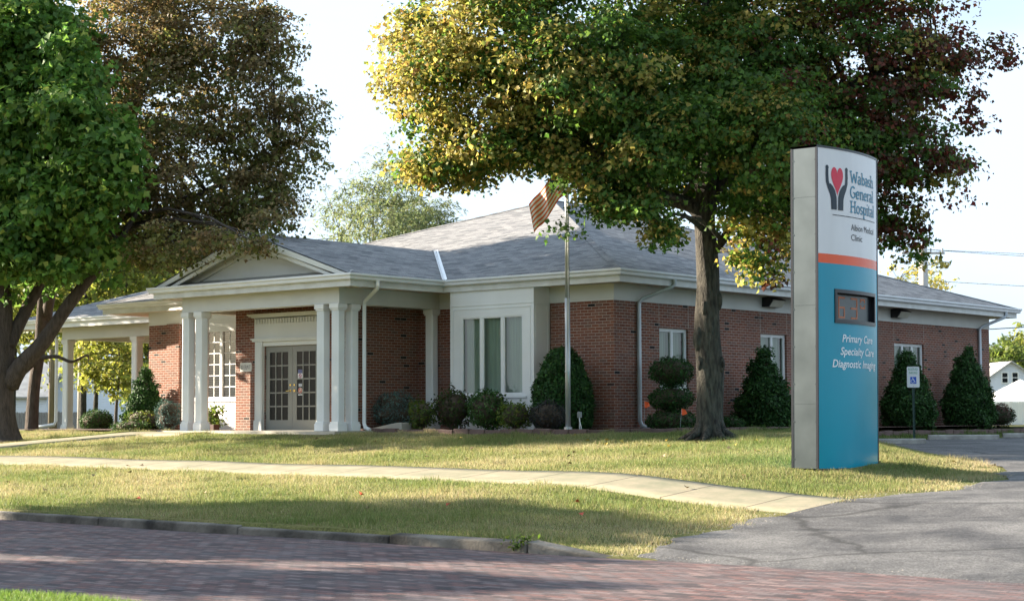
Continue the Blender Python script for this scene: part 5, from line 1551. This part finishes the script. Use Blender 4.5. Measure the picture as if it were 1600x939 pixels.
# a weed in the kerb joint and fallen leaves
shrub('weed', 'small green weed growing in a kerb joint near the driveway', (10.95, -16.62, -1.25), [(0, 0, .1, .09, .07, .11)], 260, .06, lime_col, 'oval', 92, matname='leaf', core=0, rag=.2, cat='weed')
leafm = pm('fallen_leaf_red', (.4, .06, .03), .6, .2, 20)
tanm, goldm = pm('fallen_leaf_tan', (.2, .14, .07), .7, .3, 20), pm('fallen_leaf_gold', (.38, .28, .05), .6, .2, 20)
lg = np.random.default_rng(94)
spots = [(1.2, -14.6, 0), (4.9, -13.2, 0), (7.4, -14.0, 0), (8.6, -12.6, 0), (9.6, -13.7, 0)]
spots += [(4.7 + 3.2 * lg.normal(), -4.6 + 1.6 * lg.normal(), 1 + (k % 2)) for k in range(44)] + [(lg.uniform(-9, 9), lg.uniform(-15.5, -4.5), 1) for k in range(26)]
first = {}
for k, (x, y, c) in enumerate(spots):
    if y > -2.9 or x > 10.8: continue
    if c not in first:
        base, faces = LSH['maple']
        mb = MB(); mb.add([(p[0], p[1], p[2] * 1.5 + .25 * p[1]) for p in base], faces)
        o_ = first[c] = mb.build('fallen_leaf', (leafm, tanm, goldm)[c])
    else:
        o_ = first[c].copy(); COL.objects.link(o_)
    s_ = lg.uniform(.08, .12); o_.scale = (s_, s_, s_)
    o_.location = (x, y, float(terrain(x, y)) + .035); o_.rotation_euler = (lg.uniform(-.5, .5), lg.uniform(-.5, .5), lg.uniform(0, 6.28))
    tag(o_, ('red fallen maple leaf lying on the sunlit lawn near the kerb', 'curled tan fallen leaf lying on the lawn', 'golden fallen leaf on the lawn around the maple')[c], 'leaf', ('red leaves fallen near the kerb', 'tan leaves fallen on the lawn', 'golden leaves fallen around the maple')[c])

# ------------------------------------------------------------------ smaller things in front
# flagpole and flag
fx, fy = .52, -2.4
FP = thing('flagpole', 'tall weathered steel flagpole standing in the bed edge before the right bay', 'flagpole', (fx, fy, .0), 0)
mb = MB(); mb.tube([(0, 0, -.2), (0, 0, 2.9)], .058, 12); mb.tube([(0, 0, 2.9), (.02, -.01, 6.6)], [.05, .04], 12); mb.build('pole', M['steel'], FP, smooth=True)
mb = MB(); mb.tube([(0, 0, 0), (0, 0, .1)], .09, 14); mb.build('base_collar', M['steel'], FP)
mb = MB(); mb.blob((.02, -.01, 6.68), (.07, .07, .09), 12, 8); mb.build('finial', pm('finial_white', (.7, .7, .68), .3), FP, smooth=True)
mb = MB(); mb.tube([(.05, -.03, 1.3), (.06, -.04, 3.4), (.065, -.04, 6.5)], .006, 5); mb.tube([(.0, -.06, 1.3), (.0, -.09, 1.3)], .012, 6); mb.build('halyard', M['white'], FP)
# hanging flag: stripes in a folded cloth
NU, NV = 46, 27
V, F, mi = [], [], []
for i in range(NU):
    for j in range(NV):
        u, v_ = i / (NU - 1), j / (NV - 1)
        fold = .11 * math.sin(u * 9 + v_ * 1.5) * u + .05 * math.sin(u * 19 + 1)
        lat = -(.03 + u * .8 * (1 - .14 * v_)); away = fold - .1 * u
        z_ = 5.92 - 1.0 * u ** 1.1 - v_ * (.76 - .12 * u) + .04 * math.sin(u * 8)
        p = RV * lat + FWV * away; V.append((p[0], p[1], z_))
for i in range(NU - 1):
    for j in range(NV - 1):
        F.append((i * NV + j, (i + 1) * NV + j, (i + 1) * NV + j + 1, i * NV + j + 1))
        mi.append((2 if (i < NU * .4 and j < 14) else (j // 2) % 2))
mb = MB(); mb.v = V; mb.f = [list(f) for f in F]; mb.m = mi
fl = mb.build('flag', [pm('flag_red', (.62, .13, .03), .8, .08, 6), pm('flag_white', (.8, .78, .78), .8, .04, 6), pm('flag_blue', (.03, .04, .16), .8, .1, 6)], smooth=True)
fl.location = (fx, fy, 0); tag(fl, 'striped red and white flag hanging limp from the flagpole under the maple leaves', 'flag')

# outlet post beside the flagpole
OP = thing('outlet_post', 'small grey electrical box on a conduit just right of the flagpole base', 'outlet', (.72, -2.25, 0))
mb = MB(); mb.tube([(0, 0, -.1), (0, 0, .35)], .014, 8); mb.build('conduit', M['steel'], OP)
mb = MB(); mb.box(-.045, -.03, .3, .045, .03, .43); mb.build('box', pm('outlet_grey', (.24, .25, .25), .5), OP, bevel=.006)
mb = MB(); mb.tube([(.0, -.02, .3), (.06, -.06, .2), (.11, -.08, .08), (.1, -.1, .02)], .007, 6); mb.build('cord', M['white'], OP)

# bed edging stones
epath = np.array([(-6.2, -2.48), (-5.2, -2.62), (-3, -2.7), (0, -2.58), (1.15, -2.43), (1.98, -1.68), (2.1, -.4), (1.95, 2), (1.8, 8), (1.7, 20)])
dd = np.r_[0, np.cumsum(np.linalg.norm(np.diff(epath, axis=0), axis=1))]
er = random.Random(4); s = 0.05; k = 0
protos = []
for q in range(5):
    mb = MB(); L, W_, H = .42 + .05 * er.random(), .13, .11 + .02 * er.random()
    mb.box(-L / 2, -W_ / 2, -.12, L / 2, W_ / 2, H)
    for i in range(len(mb.v)):
        x, y, z = mb.v[i]; mb.v[i] = (x + er.uniform(-.012, .012), y + er.uniform(-.012, .012), z + er.uniform(-.008, .008))
    o_ = mb.build('edging_block', M['edging'], bevel=.012)
    tag(o_, 'dull red concrete edging block in the low border of the planting bed', 'edging block', 'edging blocks along the planting bed'); protos.append([o_, L, False])
while s < dd[-1] - .3:
    o_, L, used = protos[k % 5]
    m = s + L / 2; x, y = np.interp(m, dd, epath[:, 0]), np.interp(m, dd, epath[:, 1])
    x2, y2 = np.interp(m + .05, dd, epath[:, 0]), np.interp(m + .05, dd, epath[:, 1])
    if used:
        o_ = o_.copy(); COL.objects.link(o_)
    protos[k % 5][2] = True
    o_.location = (x, y, float(terrain(x, y)) - .01 + er.uniform(-.012, .012)); o_.rotation_euler = (er.uniform(-.03, .03), er.uniform(-.04, .04), math.atan2(y2 - y, x2 - x) + er.uniform(-.04, .04))
    s += L + .012; k += 1
mb = MB(); mb.extrude([(-.55, 0, -.1), (.5, 0, -.1), (.5, 0, .18), (.35, 0, .2), (-.55, 0, .06)], (0, .35, 0))
o_ = mb.build('concrete_step', M['concrete'], bevel=.01); o_.location = (-5.0, -2.35, 0); tag(o_, 'low sloping concrete splash block at the foot of the porch downspout', 'splash block')
mb = MB(); mb.box(-.2, -.1, -.05, .2, .1, .16); o_ = mb.build('planter_box', pm('planter_brown', (.07, .04, .035), .8), bevel=.01); o_.location = (-11.75, -1.95, 0); tag(o_, 'low dark brown trough beside the left corner of the entrance', 'planter')
mb = MB(); mb.extrude([(-.14, -.1, -.1), (.14, -.1, -.1), (.14, -.1, .03), (-.14, -.1, .05)], (0, .4, 0)); o_ = mb.build('splash_block', M['concrete'], bevel=.008); o_.location = (.3, 1.1, 0); tag(o_, 'small concrete splash block below the corner downspout', 'splash block')

# marker flags
for k, (x, y, z, lean) in enumerate(((.75, .1, .72, .1), (1.55, .35, .55, .6), (.25, 3.95, .72, .05))):
    lab = ['orange marker flag left of the three-tiered topiary', 'orange marker flag lying over the lowest tier of the topiary', 'orange marker flag against the brick wall right of the maple trunk'][k]
    T_ = thing('marker_flag', lab, 'marker flag', (x, y, -.05), RAD(40 + 20 * k), 'orange marker flags')
    mb = MB(); mb.tube([(0, 0, -.05), (lean * .1, 0, z)], .004, 5); mb.build('wire', M['steel'], T_)
    mb = MB(); x0 = lean * .1
    mb.add([(x0, 0, z), (x0 + .1, .02, z - .03), (x0 + .13, -.02, z - .12), (x0 + .03, .01, z - .16), (x0 - .005, 0, z - .13), (x0 + .07, .03, z - .08)], [(0, 1, 5, 4), (1, 2, 3, 5), (5, 3, 4)]); mb.build('pennant', M['orange'], T_)

# wheel stops
mb = MB()
Lw = 1.85
mb.extrude([(-Lw / 2, -.08, 0), (-Lw / 2, .08, 0), (-Lw / 2, .065, .1), (-Lw / 2, .04, .135), (-Lw / 2, -.04, .135), (-Lw / 2, -.065, .1)], (Lw, 0, 0))
ws = mb.build('wheel_stop', pm('stop_concrete', (.3, .29, .27), .95, .25, 5, bump=.8, bscale=50, second=(.4, .39, .36)), bevel=.015)
for k, (x, y, a) in enumerate(((3.82, 5.80, 36), (3.36, 10.9, 36), (3.0, 16.3, 36))):
    o_ = ws if k == 0 else ws.copy()
    if k: COL.objects.link(o_)
    o_.location = (x, y, float(z_asphalt(y)) - .0); o_.rotation_euler = (0, 0, RAD(a))
    tag(o_, ['nearest concrete wheel stop, partly behind the pylon sign', 'concrete wheel stop in the middle, below the parking sign post', 'farthest concrete wheel stop at the right edge of the lot'][k], 'wheel stop', 'concrete wheel stops in the parking lot')

# reserved parking sign
PK = thing('parking_sign', 'small white reserved parking sign with a blue wheelchair symbol on a dark post', 'sign', (2.35, 10.1, -.2), RAD(39))
mb = MB(); mb.box(-.03, 0, -.3, -.022, .03, 1.72); mb.box(.022, 0, -.3, .03, .03, 1.72); mb.box(-.022, .022, -.3, .022, .03, 1.72); mb.build('post', M['green_post'], PK)
pw, ph_, rr_ = .165, .275, .03; z0 = 1.25; ow = []
for cx, cz, a0 in ((pw - rr_, z0 + 2 * ph_ - rr_, 0), (-pw + rr_, z0 + 2 * ph_ - rr_, 90), (-pw + rr_, z0 + rr_, 180), (pw - rr_, z0 + rr_, 270)):
    ow += [(cx + rr_ * math.cos(RAD(a0 + t)), cz + rr_ * math.sin(RAD(a0 + t))) for t in (0, 22, 45, 68, 90)]
mb = MB(); mb.extrude([(x, -.006, z) for x, z in ow], (0, .004, 0)); pnl = mb.build('panel', face_mat('panel_white', (.7, .73, .74), .3), PK)
mg = face_mat('panel_green', (.03, .3, .17), .4)
for s_, z_, w_ in (('RESERVED', z0 + .45, .25), ('PARKING', z0 + .355, .22)):
    V, F = text_mesh(s_, .06, w_); mb = MB(); mb.add([(-w_ / 2 + p[0], -.0085, z_ + p[1]) for p in V], F); mb.build('lettering', mg, pnl)
mb = MB(); mb.box(-.08, -.0095, z0 + .1, .08, -.0062, z0 + .28); sq = mb.build('symbol_square', face_mat('panel_blue', (.02, .1, .5), .35), pnl)
mb = MB()
def disc(mb, cx, cz, r, y, n=12): mb.add([(cx + r * math.cos(a), y, cz + r * math.sin(a)) for a in np.linspace(0, 2 * math.pi, n, endpoint=False)], [list(range(n))])
disc(mb, -.012, z0 + .256, .013, -.0100)
def bar(mb, pts, w, y):
    for i, (p, q) in enumerate(zip(pts, pts[1:])):
        p, q = np.array(p), np.array(q); d_ = (q - p) / np.linalg.norm(q - p); nn = np.array([-d_[1], d_[0]]) * w
        mb.add([(a[0], y - .0003 * i, a[1]) for a in (p - nn, q - nn, q + nn, p + nn)], [(0, 1, 2, 3)])
bar(mb, [(-.012, z0 + .24), (-.008, z0 + .19), (.028, z0 + .188), (.045, z0 + .14), (.058, z0 + .147)], .008, -.0101)
bar(mb, [(-.01, z0 + .215), (.022, z0 + .214)], .006, -.0118)
bar(mb, [(-.02 + .044 * math.cos(RAD(a)), z0 + .165 + .044 * math.sin(RAD(a))) for a in range(110, 351, 24)], .006, -.0122)
mb.build('wheelchair_symbol', mWt, sq)
mb = MB()
for z_ in (z0 + .52, z0 + .03): mb.tube([(0, -.006, z_), (0, -.012, z_)], .009, 8)
mb.build('bolt', M['steel'], PK)

# ------------------------------------------------------------------ background
YA = _ya
def cam_pt(x, depth, z):
    """a place at a distance along the view and a lateral metre offset"""
    p = CAM + FWV * depth + RV * x
    return (float(p[0]), float(p[1]), float(z))


def ground_z(p): return float(terrain(p[0], p[1]))


def gable_house(name, label, x, depth, w, l, h, rise, body, roofm, win=(), group=None, along=True, zoff=0.0):
    """house with its gable towards the viewer (along=False) or its eave (along=True); local x right, y away"""
    p = cam_pt(x, depth, 0); z = ground_z(p) + zoff
    t = thing(name, label, 'house', (p[0], p[1], z), YA, group)
    mb = MB()
    if along:
        mb.add([(-w / 2, 0, -.4), (w / 2, 0, -.4), (w / 2, l, -.4), (-w / 2, l, -.4), (-w / 2, 0, h), (w / 2, 0, h), (w / 2, l, h), (-w / 2, l, h), (-w / 2, l / 2, h + rise), (w / 2, l / 2, h + rise)],
               [(0, 1, 5, 4), (1, 2, 6, 9, 5), (2, 3, 7, 6), (3, 0, 4, 8, 7)])
    else:
        mb.add([(-w / 2, 0, -.4), (w / 2, 0, -.4), (w / 2, l, -.4), (-w / 2, l, -.4), (-w / 2, 0, h), (w / 2, 0, h), (w / 2, l, h), (-w / 2, l, h), (0, 0, h + rise), (0, l, h + rise)],
               [(0, 1, 5, 8, 4), (1, 2, 6, 5), (2, 3, 7, 9, 6), (3, 0, 4, 7)])
    mb.build('wall', body, t)
    mb = MB(); e = .35; th = .12
    if along:
        k = rise / (l / 2)
        for sy in (0, 1):
            a = (-e if sy == 0 else l + e); zc = h - k * e
            q = [(-w / 2 - e, a, zc), (w / 2 + e, a, zc), (w / 2 + e, l / 2, h + rise), (-w / 2 - e, l / 2, h + rise)]
            q2 = [(u, v_, c + th) for u, v_, c in q]
            mb.add(q + q2, [(0, 1, 2, 3), (7, 6, 5, 4), (0, 4, 5, 1), (1, 5, 6, 2), (3, 2, 6, 7), (0, 3, 7, 4)])
    else:
        k = rise / (w / 2)
        for sx in (-1, 1):
            a = sx * (w / 2 + e); zc = h - k * e
            q = [(a, -e, zc), (a, l + e, zc), (0, l + e, h + rise), (0, -e, h + rise)]
            q2 = [(u, v_, c + th) for u, v_, c in q]
            mb.add(q + q2, [(0, 1, 2, 3), (7, 6, 5, 4), (0, 4, 5, 1), (1, 5, 6, 2), (3, 2, 6, 7), (0, 3, 7, 4)])
    mb.build('roof', roofm, t)
    for (wx, wz, ww, wh) in win:
        mb = MB(); f = .08
        mb.box(wx - ww / 2 - f, -.06, wz - f, wx + ww / 2 + f, -.004, wz); mb.box(wx - ww / 2 - f, -.06, wz + wh, wx + ww / 2 + f, -.004, wz + wh + f)
        mb.box(wx - ww / 2 - f, -.06, wz, wx - ww / 2, -.004, wz + wh); mb.box(wx + ww / 2, -.06, wz, wx + ww / 2 + f, -.004, wz + wh); mb.box(wx - ww / 2, -.05, wz + wh / 2 - .03, wx + ww / 2, -.004, wz + wh / 2 + .03)
        wo = mb.build('window', M['white'], t)
        mb = MB(); mb.quad((wx - ww / 2, -.02, wz), (wx + ww / 2, -.02, wz), (wx + ww / 2, -.02, wz + wh), (wx - ww / 2, -.02, wz + wh)); mb.build('pane', M['darkglass'], wo)
    return t


# siding: clapboard lines as real laps
def siding_mat(name, col):
    m, nt, n, l, b = newmat(name)
    t = n.new('ShaderNodeTexCoord'); s_ = n.new('ShaderNodeSeparateXYZ'); l.new(t.outputs['Object'], s_.inputs[0])
    w = n.new('ShaderNodeMath'); w.operation = 'FRACT'; ml_ = n.new('ShaderNodeMath'); ml_.operation = 'MULTIPLY'; ml_.inputs[1].default_value = 5.0
    l.new(s_.outputs[2], ml_.inputs[0]); l.new(ml_.outputs[0], w.inputs[0])
    bp = n.new('ShaderNodeBump'); bp.inputs['Strength'].default_value = 1; bp.inputs['Distance'].default_value = .06; bp.invert = True
    l.new(w.outputs[0], bp.inputs['Height']); l.new(bp.outputs[0], b.inputs['Normal'])
    z = n.new('ShaderNodeTexNoise'); z.inputs['Scale'].default_value = 2; l.new(t.outputs['Object'], z.inputs['Vector'])
    r = n.new('ShaderNodeValToRGB'); r.color_ramp.elements[0].color = (*[c * .92 for c in col], 1); r.color_ramp.elements[1].color = (*[min(1, c * 1.05) for c in col], 1)
    l.new(z.outputs['Fac'], r.inputs[0]); l.new(r.outputs[0], b.inputs['Base Color']); b.inputs['Roughness'].default_value = .55
    return m
sidW = siding_mat('white_siding', (.66, .7, .74)); sidB = siding_mat('pale_siding', (.6, .63, .66))
roofG = pm('grey_house_roof', (.3, .3, .3), .9, .12, 2, bump=.3, second=(.4, .4, .39))
gable_house('white_house', 'long white clapboard house seen under the left trees', -33.5, 140, 14.5, 9, 3.95, 1.1, sidW, roofG, [(3.6, 1.1, .9, 1.6), (-3, 1.2, 1, 1.5)], along=False)
gable_house('white_house', 'low white house wing with a pale grey roof at the left edge', -39.5, 137, 7, 8, 3.3, 2.6, sidB, roofG, [(-1, 1.1, .9, 1.4)], along=True)
gable_house('garage', 'small garage with a pale grey roof seen behind the young tree', -29.5, 152, 7.5, 6, 2.9, 2.0, pm('garage_cream', (.55, .52, .42), .8), roofG, [(-1.5, 1.2, 1, .9)], along=True)
gable_house('grey_roofed_house', 'grey roofed house with a white gable beyond the right corner of the clinic', 46.5, 165, 7.6, 8, 3.4, 2.6, sidB, roofG, [(-.6, 4.1, .5, .9), (.35, 4.1, .5, .9)], along=False)
gable_house('grey_roofed_house', 'low grey roof wing beside the white gabled house on the right', 42.2, 166, 8.5, 7, 2.7, 3.0, sidB, roofG, (), along=True)

# fences
def fence(name, label, x0, x1, depth, h, m, step=.16, gap=.012, rot=YA, zb=None):
    p = cam_pt(x0, depth, 0); z = ground_z(p) if zb is None else zb
    t = thing(name, label, 'fence', (p[0], p[1], z), rot)
    mb = MB(); r_ = random.Random(int(depth)); x = 0
    while x < x1 - x0:
        hh_ = h + r_.uniform(-.03, .03); mb.extrude([(x, 0, -.5), (x + step - gap, 0, -.5), (x + step - gap, 0, hh_ - .05), (x + step * .5, 0, hh_), (x, 0, hh_ - .05)], (0, .025, 0)); x += step
    mb.build('board_panel', m, t)
    mb = MB()
    for z_ in (.35, h - .35): mb.box(0, .026, z_, x1 - x0, .07, z_ + .09)
    mb.build('rail', m, t)
    x = 0
    while x < x1 - x0 + .1:
        mb = MB(); mb.box(x - .06, .072, -.5, x + .06, .18, h + .05); mb.build('post', m, t); x += 2.4
    return t
fence('wooden_fence', 'weathered grey board fence in front of the white house', -40, -31.5, 128, 1.85, M['woodgrey'])
fence('white_fence', 'white vertical board fence beyond the right corner of the clinic', 37, 48, 140, 1.95, M['whitefence'], .2)
fence('cream_fence', 'low cream picket fence behind the young yellow tree', -30.5, -27, 135, 1.2, pm('cream_fence_paint', (.6, .55, .42), .8, .1, 3), .2, .05)

# tent
p = cam_pt(43.2, 150, 0)
T_ = thing('canopy_tent', 'white peaked canopy tent in front of the right fence', 'tent', (p[0], p[1], ground_z(p)), YA)
mb = MB(); mb.add([(-3.2, -2, 2.1), (3.2, -2, 2.1), (3.2, 3, 2.1), (-3.2, 3, 2.1), (0, .5, 4.0), (-3.2, -2, 1.95), (3.2, -2, 1.95), (3.2, 3, 1.95), (-3.2, 3, 1.95)],
                  [(0, 1, 4), (1, 2, 4), (2, 3, 4), (3, 0, 4), (0, 5, 6, 1), (1, 6, 7, 2), (2, 7, 8, 3), (3, 8, 5, 0)]); mb.build('canopy', M['canvas'], T_)
for x, y in ((-3.15, -1.95), (3.15, -1.95), (3.15, 2.95), (-3.15, 2.95)):
    mb = MB(); mb.tube([(x, y, -.3), (x, y, 1.96)], .04, 8); mb.build('leg', M['white'], T_)

# utility poles and wires
def upole(name, label, x, depth, r, h, m, arm=True, group='utility poles', zt=None):
    p = cam_pt(x, depth, 0); z = ground_z(p)
    t = thing(name, label, 'utility pole', (p[0], p[1], z), YA, group)
    mb = MB(); mb.tube([(0, 0, -.5), (0, 0, h)], [r * 1.12, r * .85], 12); mb.build('pole', m, t, smooth=True)
    if arm:
        mb = MB(); mb.box(-1.1, -.05, h - .5, 1.1, .05, h - .38); mb.build('crossarm', m, t)
        for xx in (-1, -.4, .4, 1):
            mb = MB(); mb.tube([(xx, 0, h - .38), (xx, 0, h - .2)], [.035, .05], 8); mb.build('insulator', pm('insulator_grey', (.3, .32, .33), .2), t)
        mb = MB(); mb.tube([(.05, -.1, h - 1.1), (.9, -.2, h - .9), (1.3, -.25, h - .95)], .03, 6); mb.build('lamp_arm', M['steel'], t)
    return np.array([p[0], p[1], z + h])
pr = upole('utility_pole', 'pale utility pole with a crossarm rising behind the right end of the roof', 21.0, 90, .26, 9.2, M['greypole'])
upole('utility_pole', 'brown wooden utility pole behind the carport left column', -24.0, 92.5, .22, 9.5, M['polewood'])
upole('utility_pole', 'pale grey pole between the two front columns of the carport', -21.4, 88.0, .2, 8.5, M['greypole'], arm=False)
def wire(label, a, b, sag, r=.014):
    P = [a + (b - a) * t - np.array([0, 0, 4 * sag * t * (1 - t)]) for t in np.linspace(0, 1, 24)]
    mb = MB(); mb.tube(P, r, 5); o_ = mb.build('power_line', M['black']); tag(o_, label, 'wire', 'overhead power lines')
q = np.array(cam_pt(95, 120, 0))
for k, dz in enumerate((-.2, -.25, -1.9)):
    a = pr + RV * (-1 + k) + UP * dz; wire(['upper overhead wire running right from the pale utility pole', 'second overhead wire running right from the pale utility pole', 'lowest overhead wire running right from the pale utility pole'][k], a, q + UP * (11.5 - k * 1.4), .9)
a, b = np.array(cam_pt(26, 75, 4.7)), np.array(cam_pt(44, 95, 6.4)); wire('dark cable rising to the right above the far right trees', np.array(cam_pt(10, 66, 3.2)), b, .3, .022)
wire('lower cable crossing in front of the far right trees', np.array(cam_pt(16, 82, 2.6)), np.array(cam_pt(60, 110, 6.2)), .6, .014)

# background trees
def bgtree(label, x, depth, h, r, col, seed, nc=260, per=26, ls=.3, shape='oval', zlo=.25, name='background_tree', bark='bark', shell=.5, crad=.9, multi=False, squash=.75, group='trees behind the clinic', nl=60):
    p = cam_pt(x, depth, 0); z = ground_z(p)
    g = np.random.default_rng(seed)
    lobes = [(0, 0, h * .62, r * .8, r * .8, h * .3)]
    for k in range(9):
        a = g.random() * 6.28; rr = r * (.35 + .55 * g.random()); zz = h * (zlo + .12 + (.82 - zlo) * g.random())
        s_ = r * (.28 + .25 * g.random()); lobes.append((rr * math.cos(a), rr * math.sin(a), zz, s_, s_, s_ * squash))
    paths = [([(0, 0, -.4), (0, 0, h * .2), (.1, .05, h * .5), (0, .1, h * .85)], [r * .035 + .03, r * .028 + .02, r * .02, .02])]
    if multi:
        for k in range(6):
            a = k * 1.05 + .3; paths.append(([(0, 0, h * .12), (r * .25 * math.cos(a), r * .25 * math.sin(a), h * .4), (r * .45 * math.cos(a), r * .45 * math.sin(a), h * .7)], [.13, .09, .03]))
    return tree(name, label, group, (p[0], p[1], z), paths, lobes, nc, per, crad, ls, col, shape, seed, bark=bark, nlimb=nl, limb_r=.07, flare=.3, shell=shell)
S = lambda px, d: (px - 800) / 2763.9 * d
will = plain_col((.12, .15, .065)); yel = plain_col((.15, .18, .035)); olive = plain_col((.12, .15, .03)); gold_ = plain_col((.2, .22, .045)); dk = plain_col((.045, .075, .02)); mid = plain_col((.1, .14, .03))
bgtree('airy pale green willow-like tree rising above the middle of the roof', S(580, 95), 95, 15.3, 4.6, will, 201, 600, 26, .32, 'long', .3, 'willow_tree', shell=.25, crad=.85, multi=True, squash=1.0)
bgtree('thin right-hand stem tree beside the pale willow above the roof', S(650, 100), 100, 13.4, 2.8, will, 202, 230, 26, .32, 'long', .45, 'willow_tree', shell=.3, crad=.7, multi=True)
bgtree('yellow-green tree over the ridge of the carport roof', S(130, 85), 85, 11.0, 5.0, yel, 203, 420, 26, .3, zlo=.42)
bgtree('olive green tree right of the yellow one behind the carport roof', S(235, 92), 92, 10.5, 4.2, olive, 204, 380, 26, .3, zlo=.42)
bgtree('dark green tree behind the gable of the porch', S(330, 98), 98, 10.5, 4.2, dk, 205, 340, 26, .32)
bgtree('tall olive tree behind the left shade tree', S(20, 96), 96, 12, 5.5, olive, 206, 380, 26, .32, zlo=.42)
bgtree('young yellow-leaved tree with a thin trunk seen through the carport', S(182, 76), 76, 4.6, 1.7, gold_, 207, 150, 26, .2, 'oval', .34, 'young_tree', crad=.5, nl=40, bark='barkdark')
bgtree('leafy yellow-green tree seen between the carport columns', S(150, 104), 104, 8.5, 4.2, olive, 208, 260, 26, .3, zlo=.5)
bgtree('bright green tree seen right of the second carport column', S(228, 84), 84, 5.6, 2.2, mid, 209, 150, 26, .24, zlo=.2)
bgtree('sparse pale yellow tree above the right end of the roof', S(1405, 110), 110, 10.6, 3.2, plain_col((.3, .28, .07)), 210, 120, 20, .3, 'oval', .4, shell=.3)
bgtree('pale green treetop just left of the maple trunk above the roof', S(1065, 110), 110, 12.6, 2.6, plain_col((.2, .24, .06)), 211, 140, 24, .3, zlo=.5)
bgtree('big yellow-green tree beyond the houses at the right edge', S(1590, 200), 200, 10.4, 6.0, yel, 212, 360, 26, .5, crad=1.3)
bgtree('dark green tree behind the grey roof on the right', S(1560, 185), 185, 8.6, 4.0, mid, 213, 240, 26, .45, crad=1.2)
bgtree('dark hedge-like tree low behind the grey roofed house', S(1590, 190), 188, 6.6, 4.6, dk, 214, 260, 26, .45, zlo=.1, crad=1.2)

# far wood closing the view
g = np.random.default_rng(300); n = 26000
th = g.uniform(-1.2, 1.2, n); d_ = g.uniform(255, 300, n)
lat = np.tan(th) * d_; hmax = 9 + 3 * np.sin(lat * .06) + 2.5 * np.sin(lat * .17 + 1) + 1.5 * np.sin(lat * .4)
zz = hmax * g.random(n) ** .8
P_ = CAM[None] + FWV[None] * d_[:, None] + RV[None] * lat[:, None]; P_[:, 2] = -1.5 + zz
col = jit(g, pick(g, n, [(.06, .09, .03), (.1, .12, .035), (.14, .13, .04)], [3, 2, 1]), .2)
V, F, C = leaf_arrays(P_, np.tile(np.array([0, 0, .6]) - FWV * .4, (n, 1)), g.uniform(1.0, 2.6, n), np.clip(col, .01, .5), 'maple', g)
tag(raw_mesh('distant_woods', V, F, M['leaf'], C), 'far line of mixed green and yellow woods closing the view', 'woods', kind='stuff')

# trees along the street behind the viewpoint (mirrored in the windows)
g = np.random.default_rng(301); n = 9000
d_ = g.uniform(26, 34, n); lat = g.uniform(-70, 90, n)
hmax = 8.5 + 2 * np.sin(lat * .2) + 1.5 * np.sin(lat * .47 + 1)
P_ = CAM[None] - FWV[None] * d_[:, None] + RV[None] * lat[:, None]; P_[:, 2] = -1.2 + hmax * g.random(n) ** .8
col = jit(g, pick(g, n, [(.04, .08, .02), (.06, .10, .025), (.12, .11, .03)], [3, 2, 1]), .2)
V, F, C = leaf_arrays(P_, np.tile(np.array([0, 0, .4]) + FWV * .6, (n, 1)), g.uniform(.9, 1.9, n), np.clip(col, .01, .5), 'maple', g)
tag(raw_mesh('street_woods', V, F, M['leaf'], C), 'belt of trees behind the viewpoint across the street', 'woods', kind='stuff')
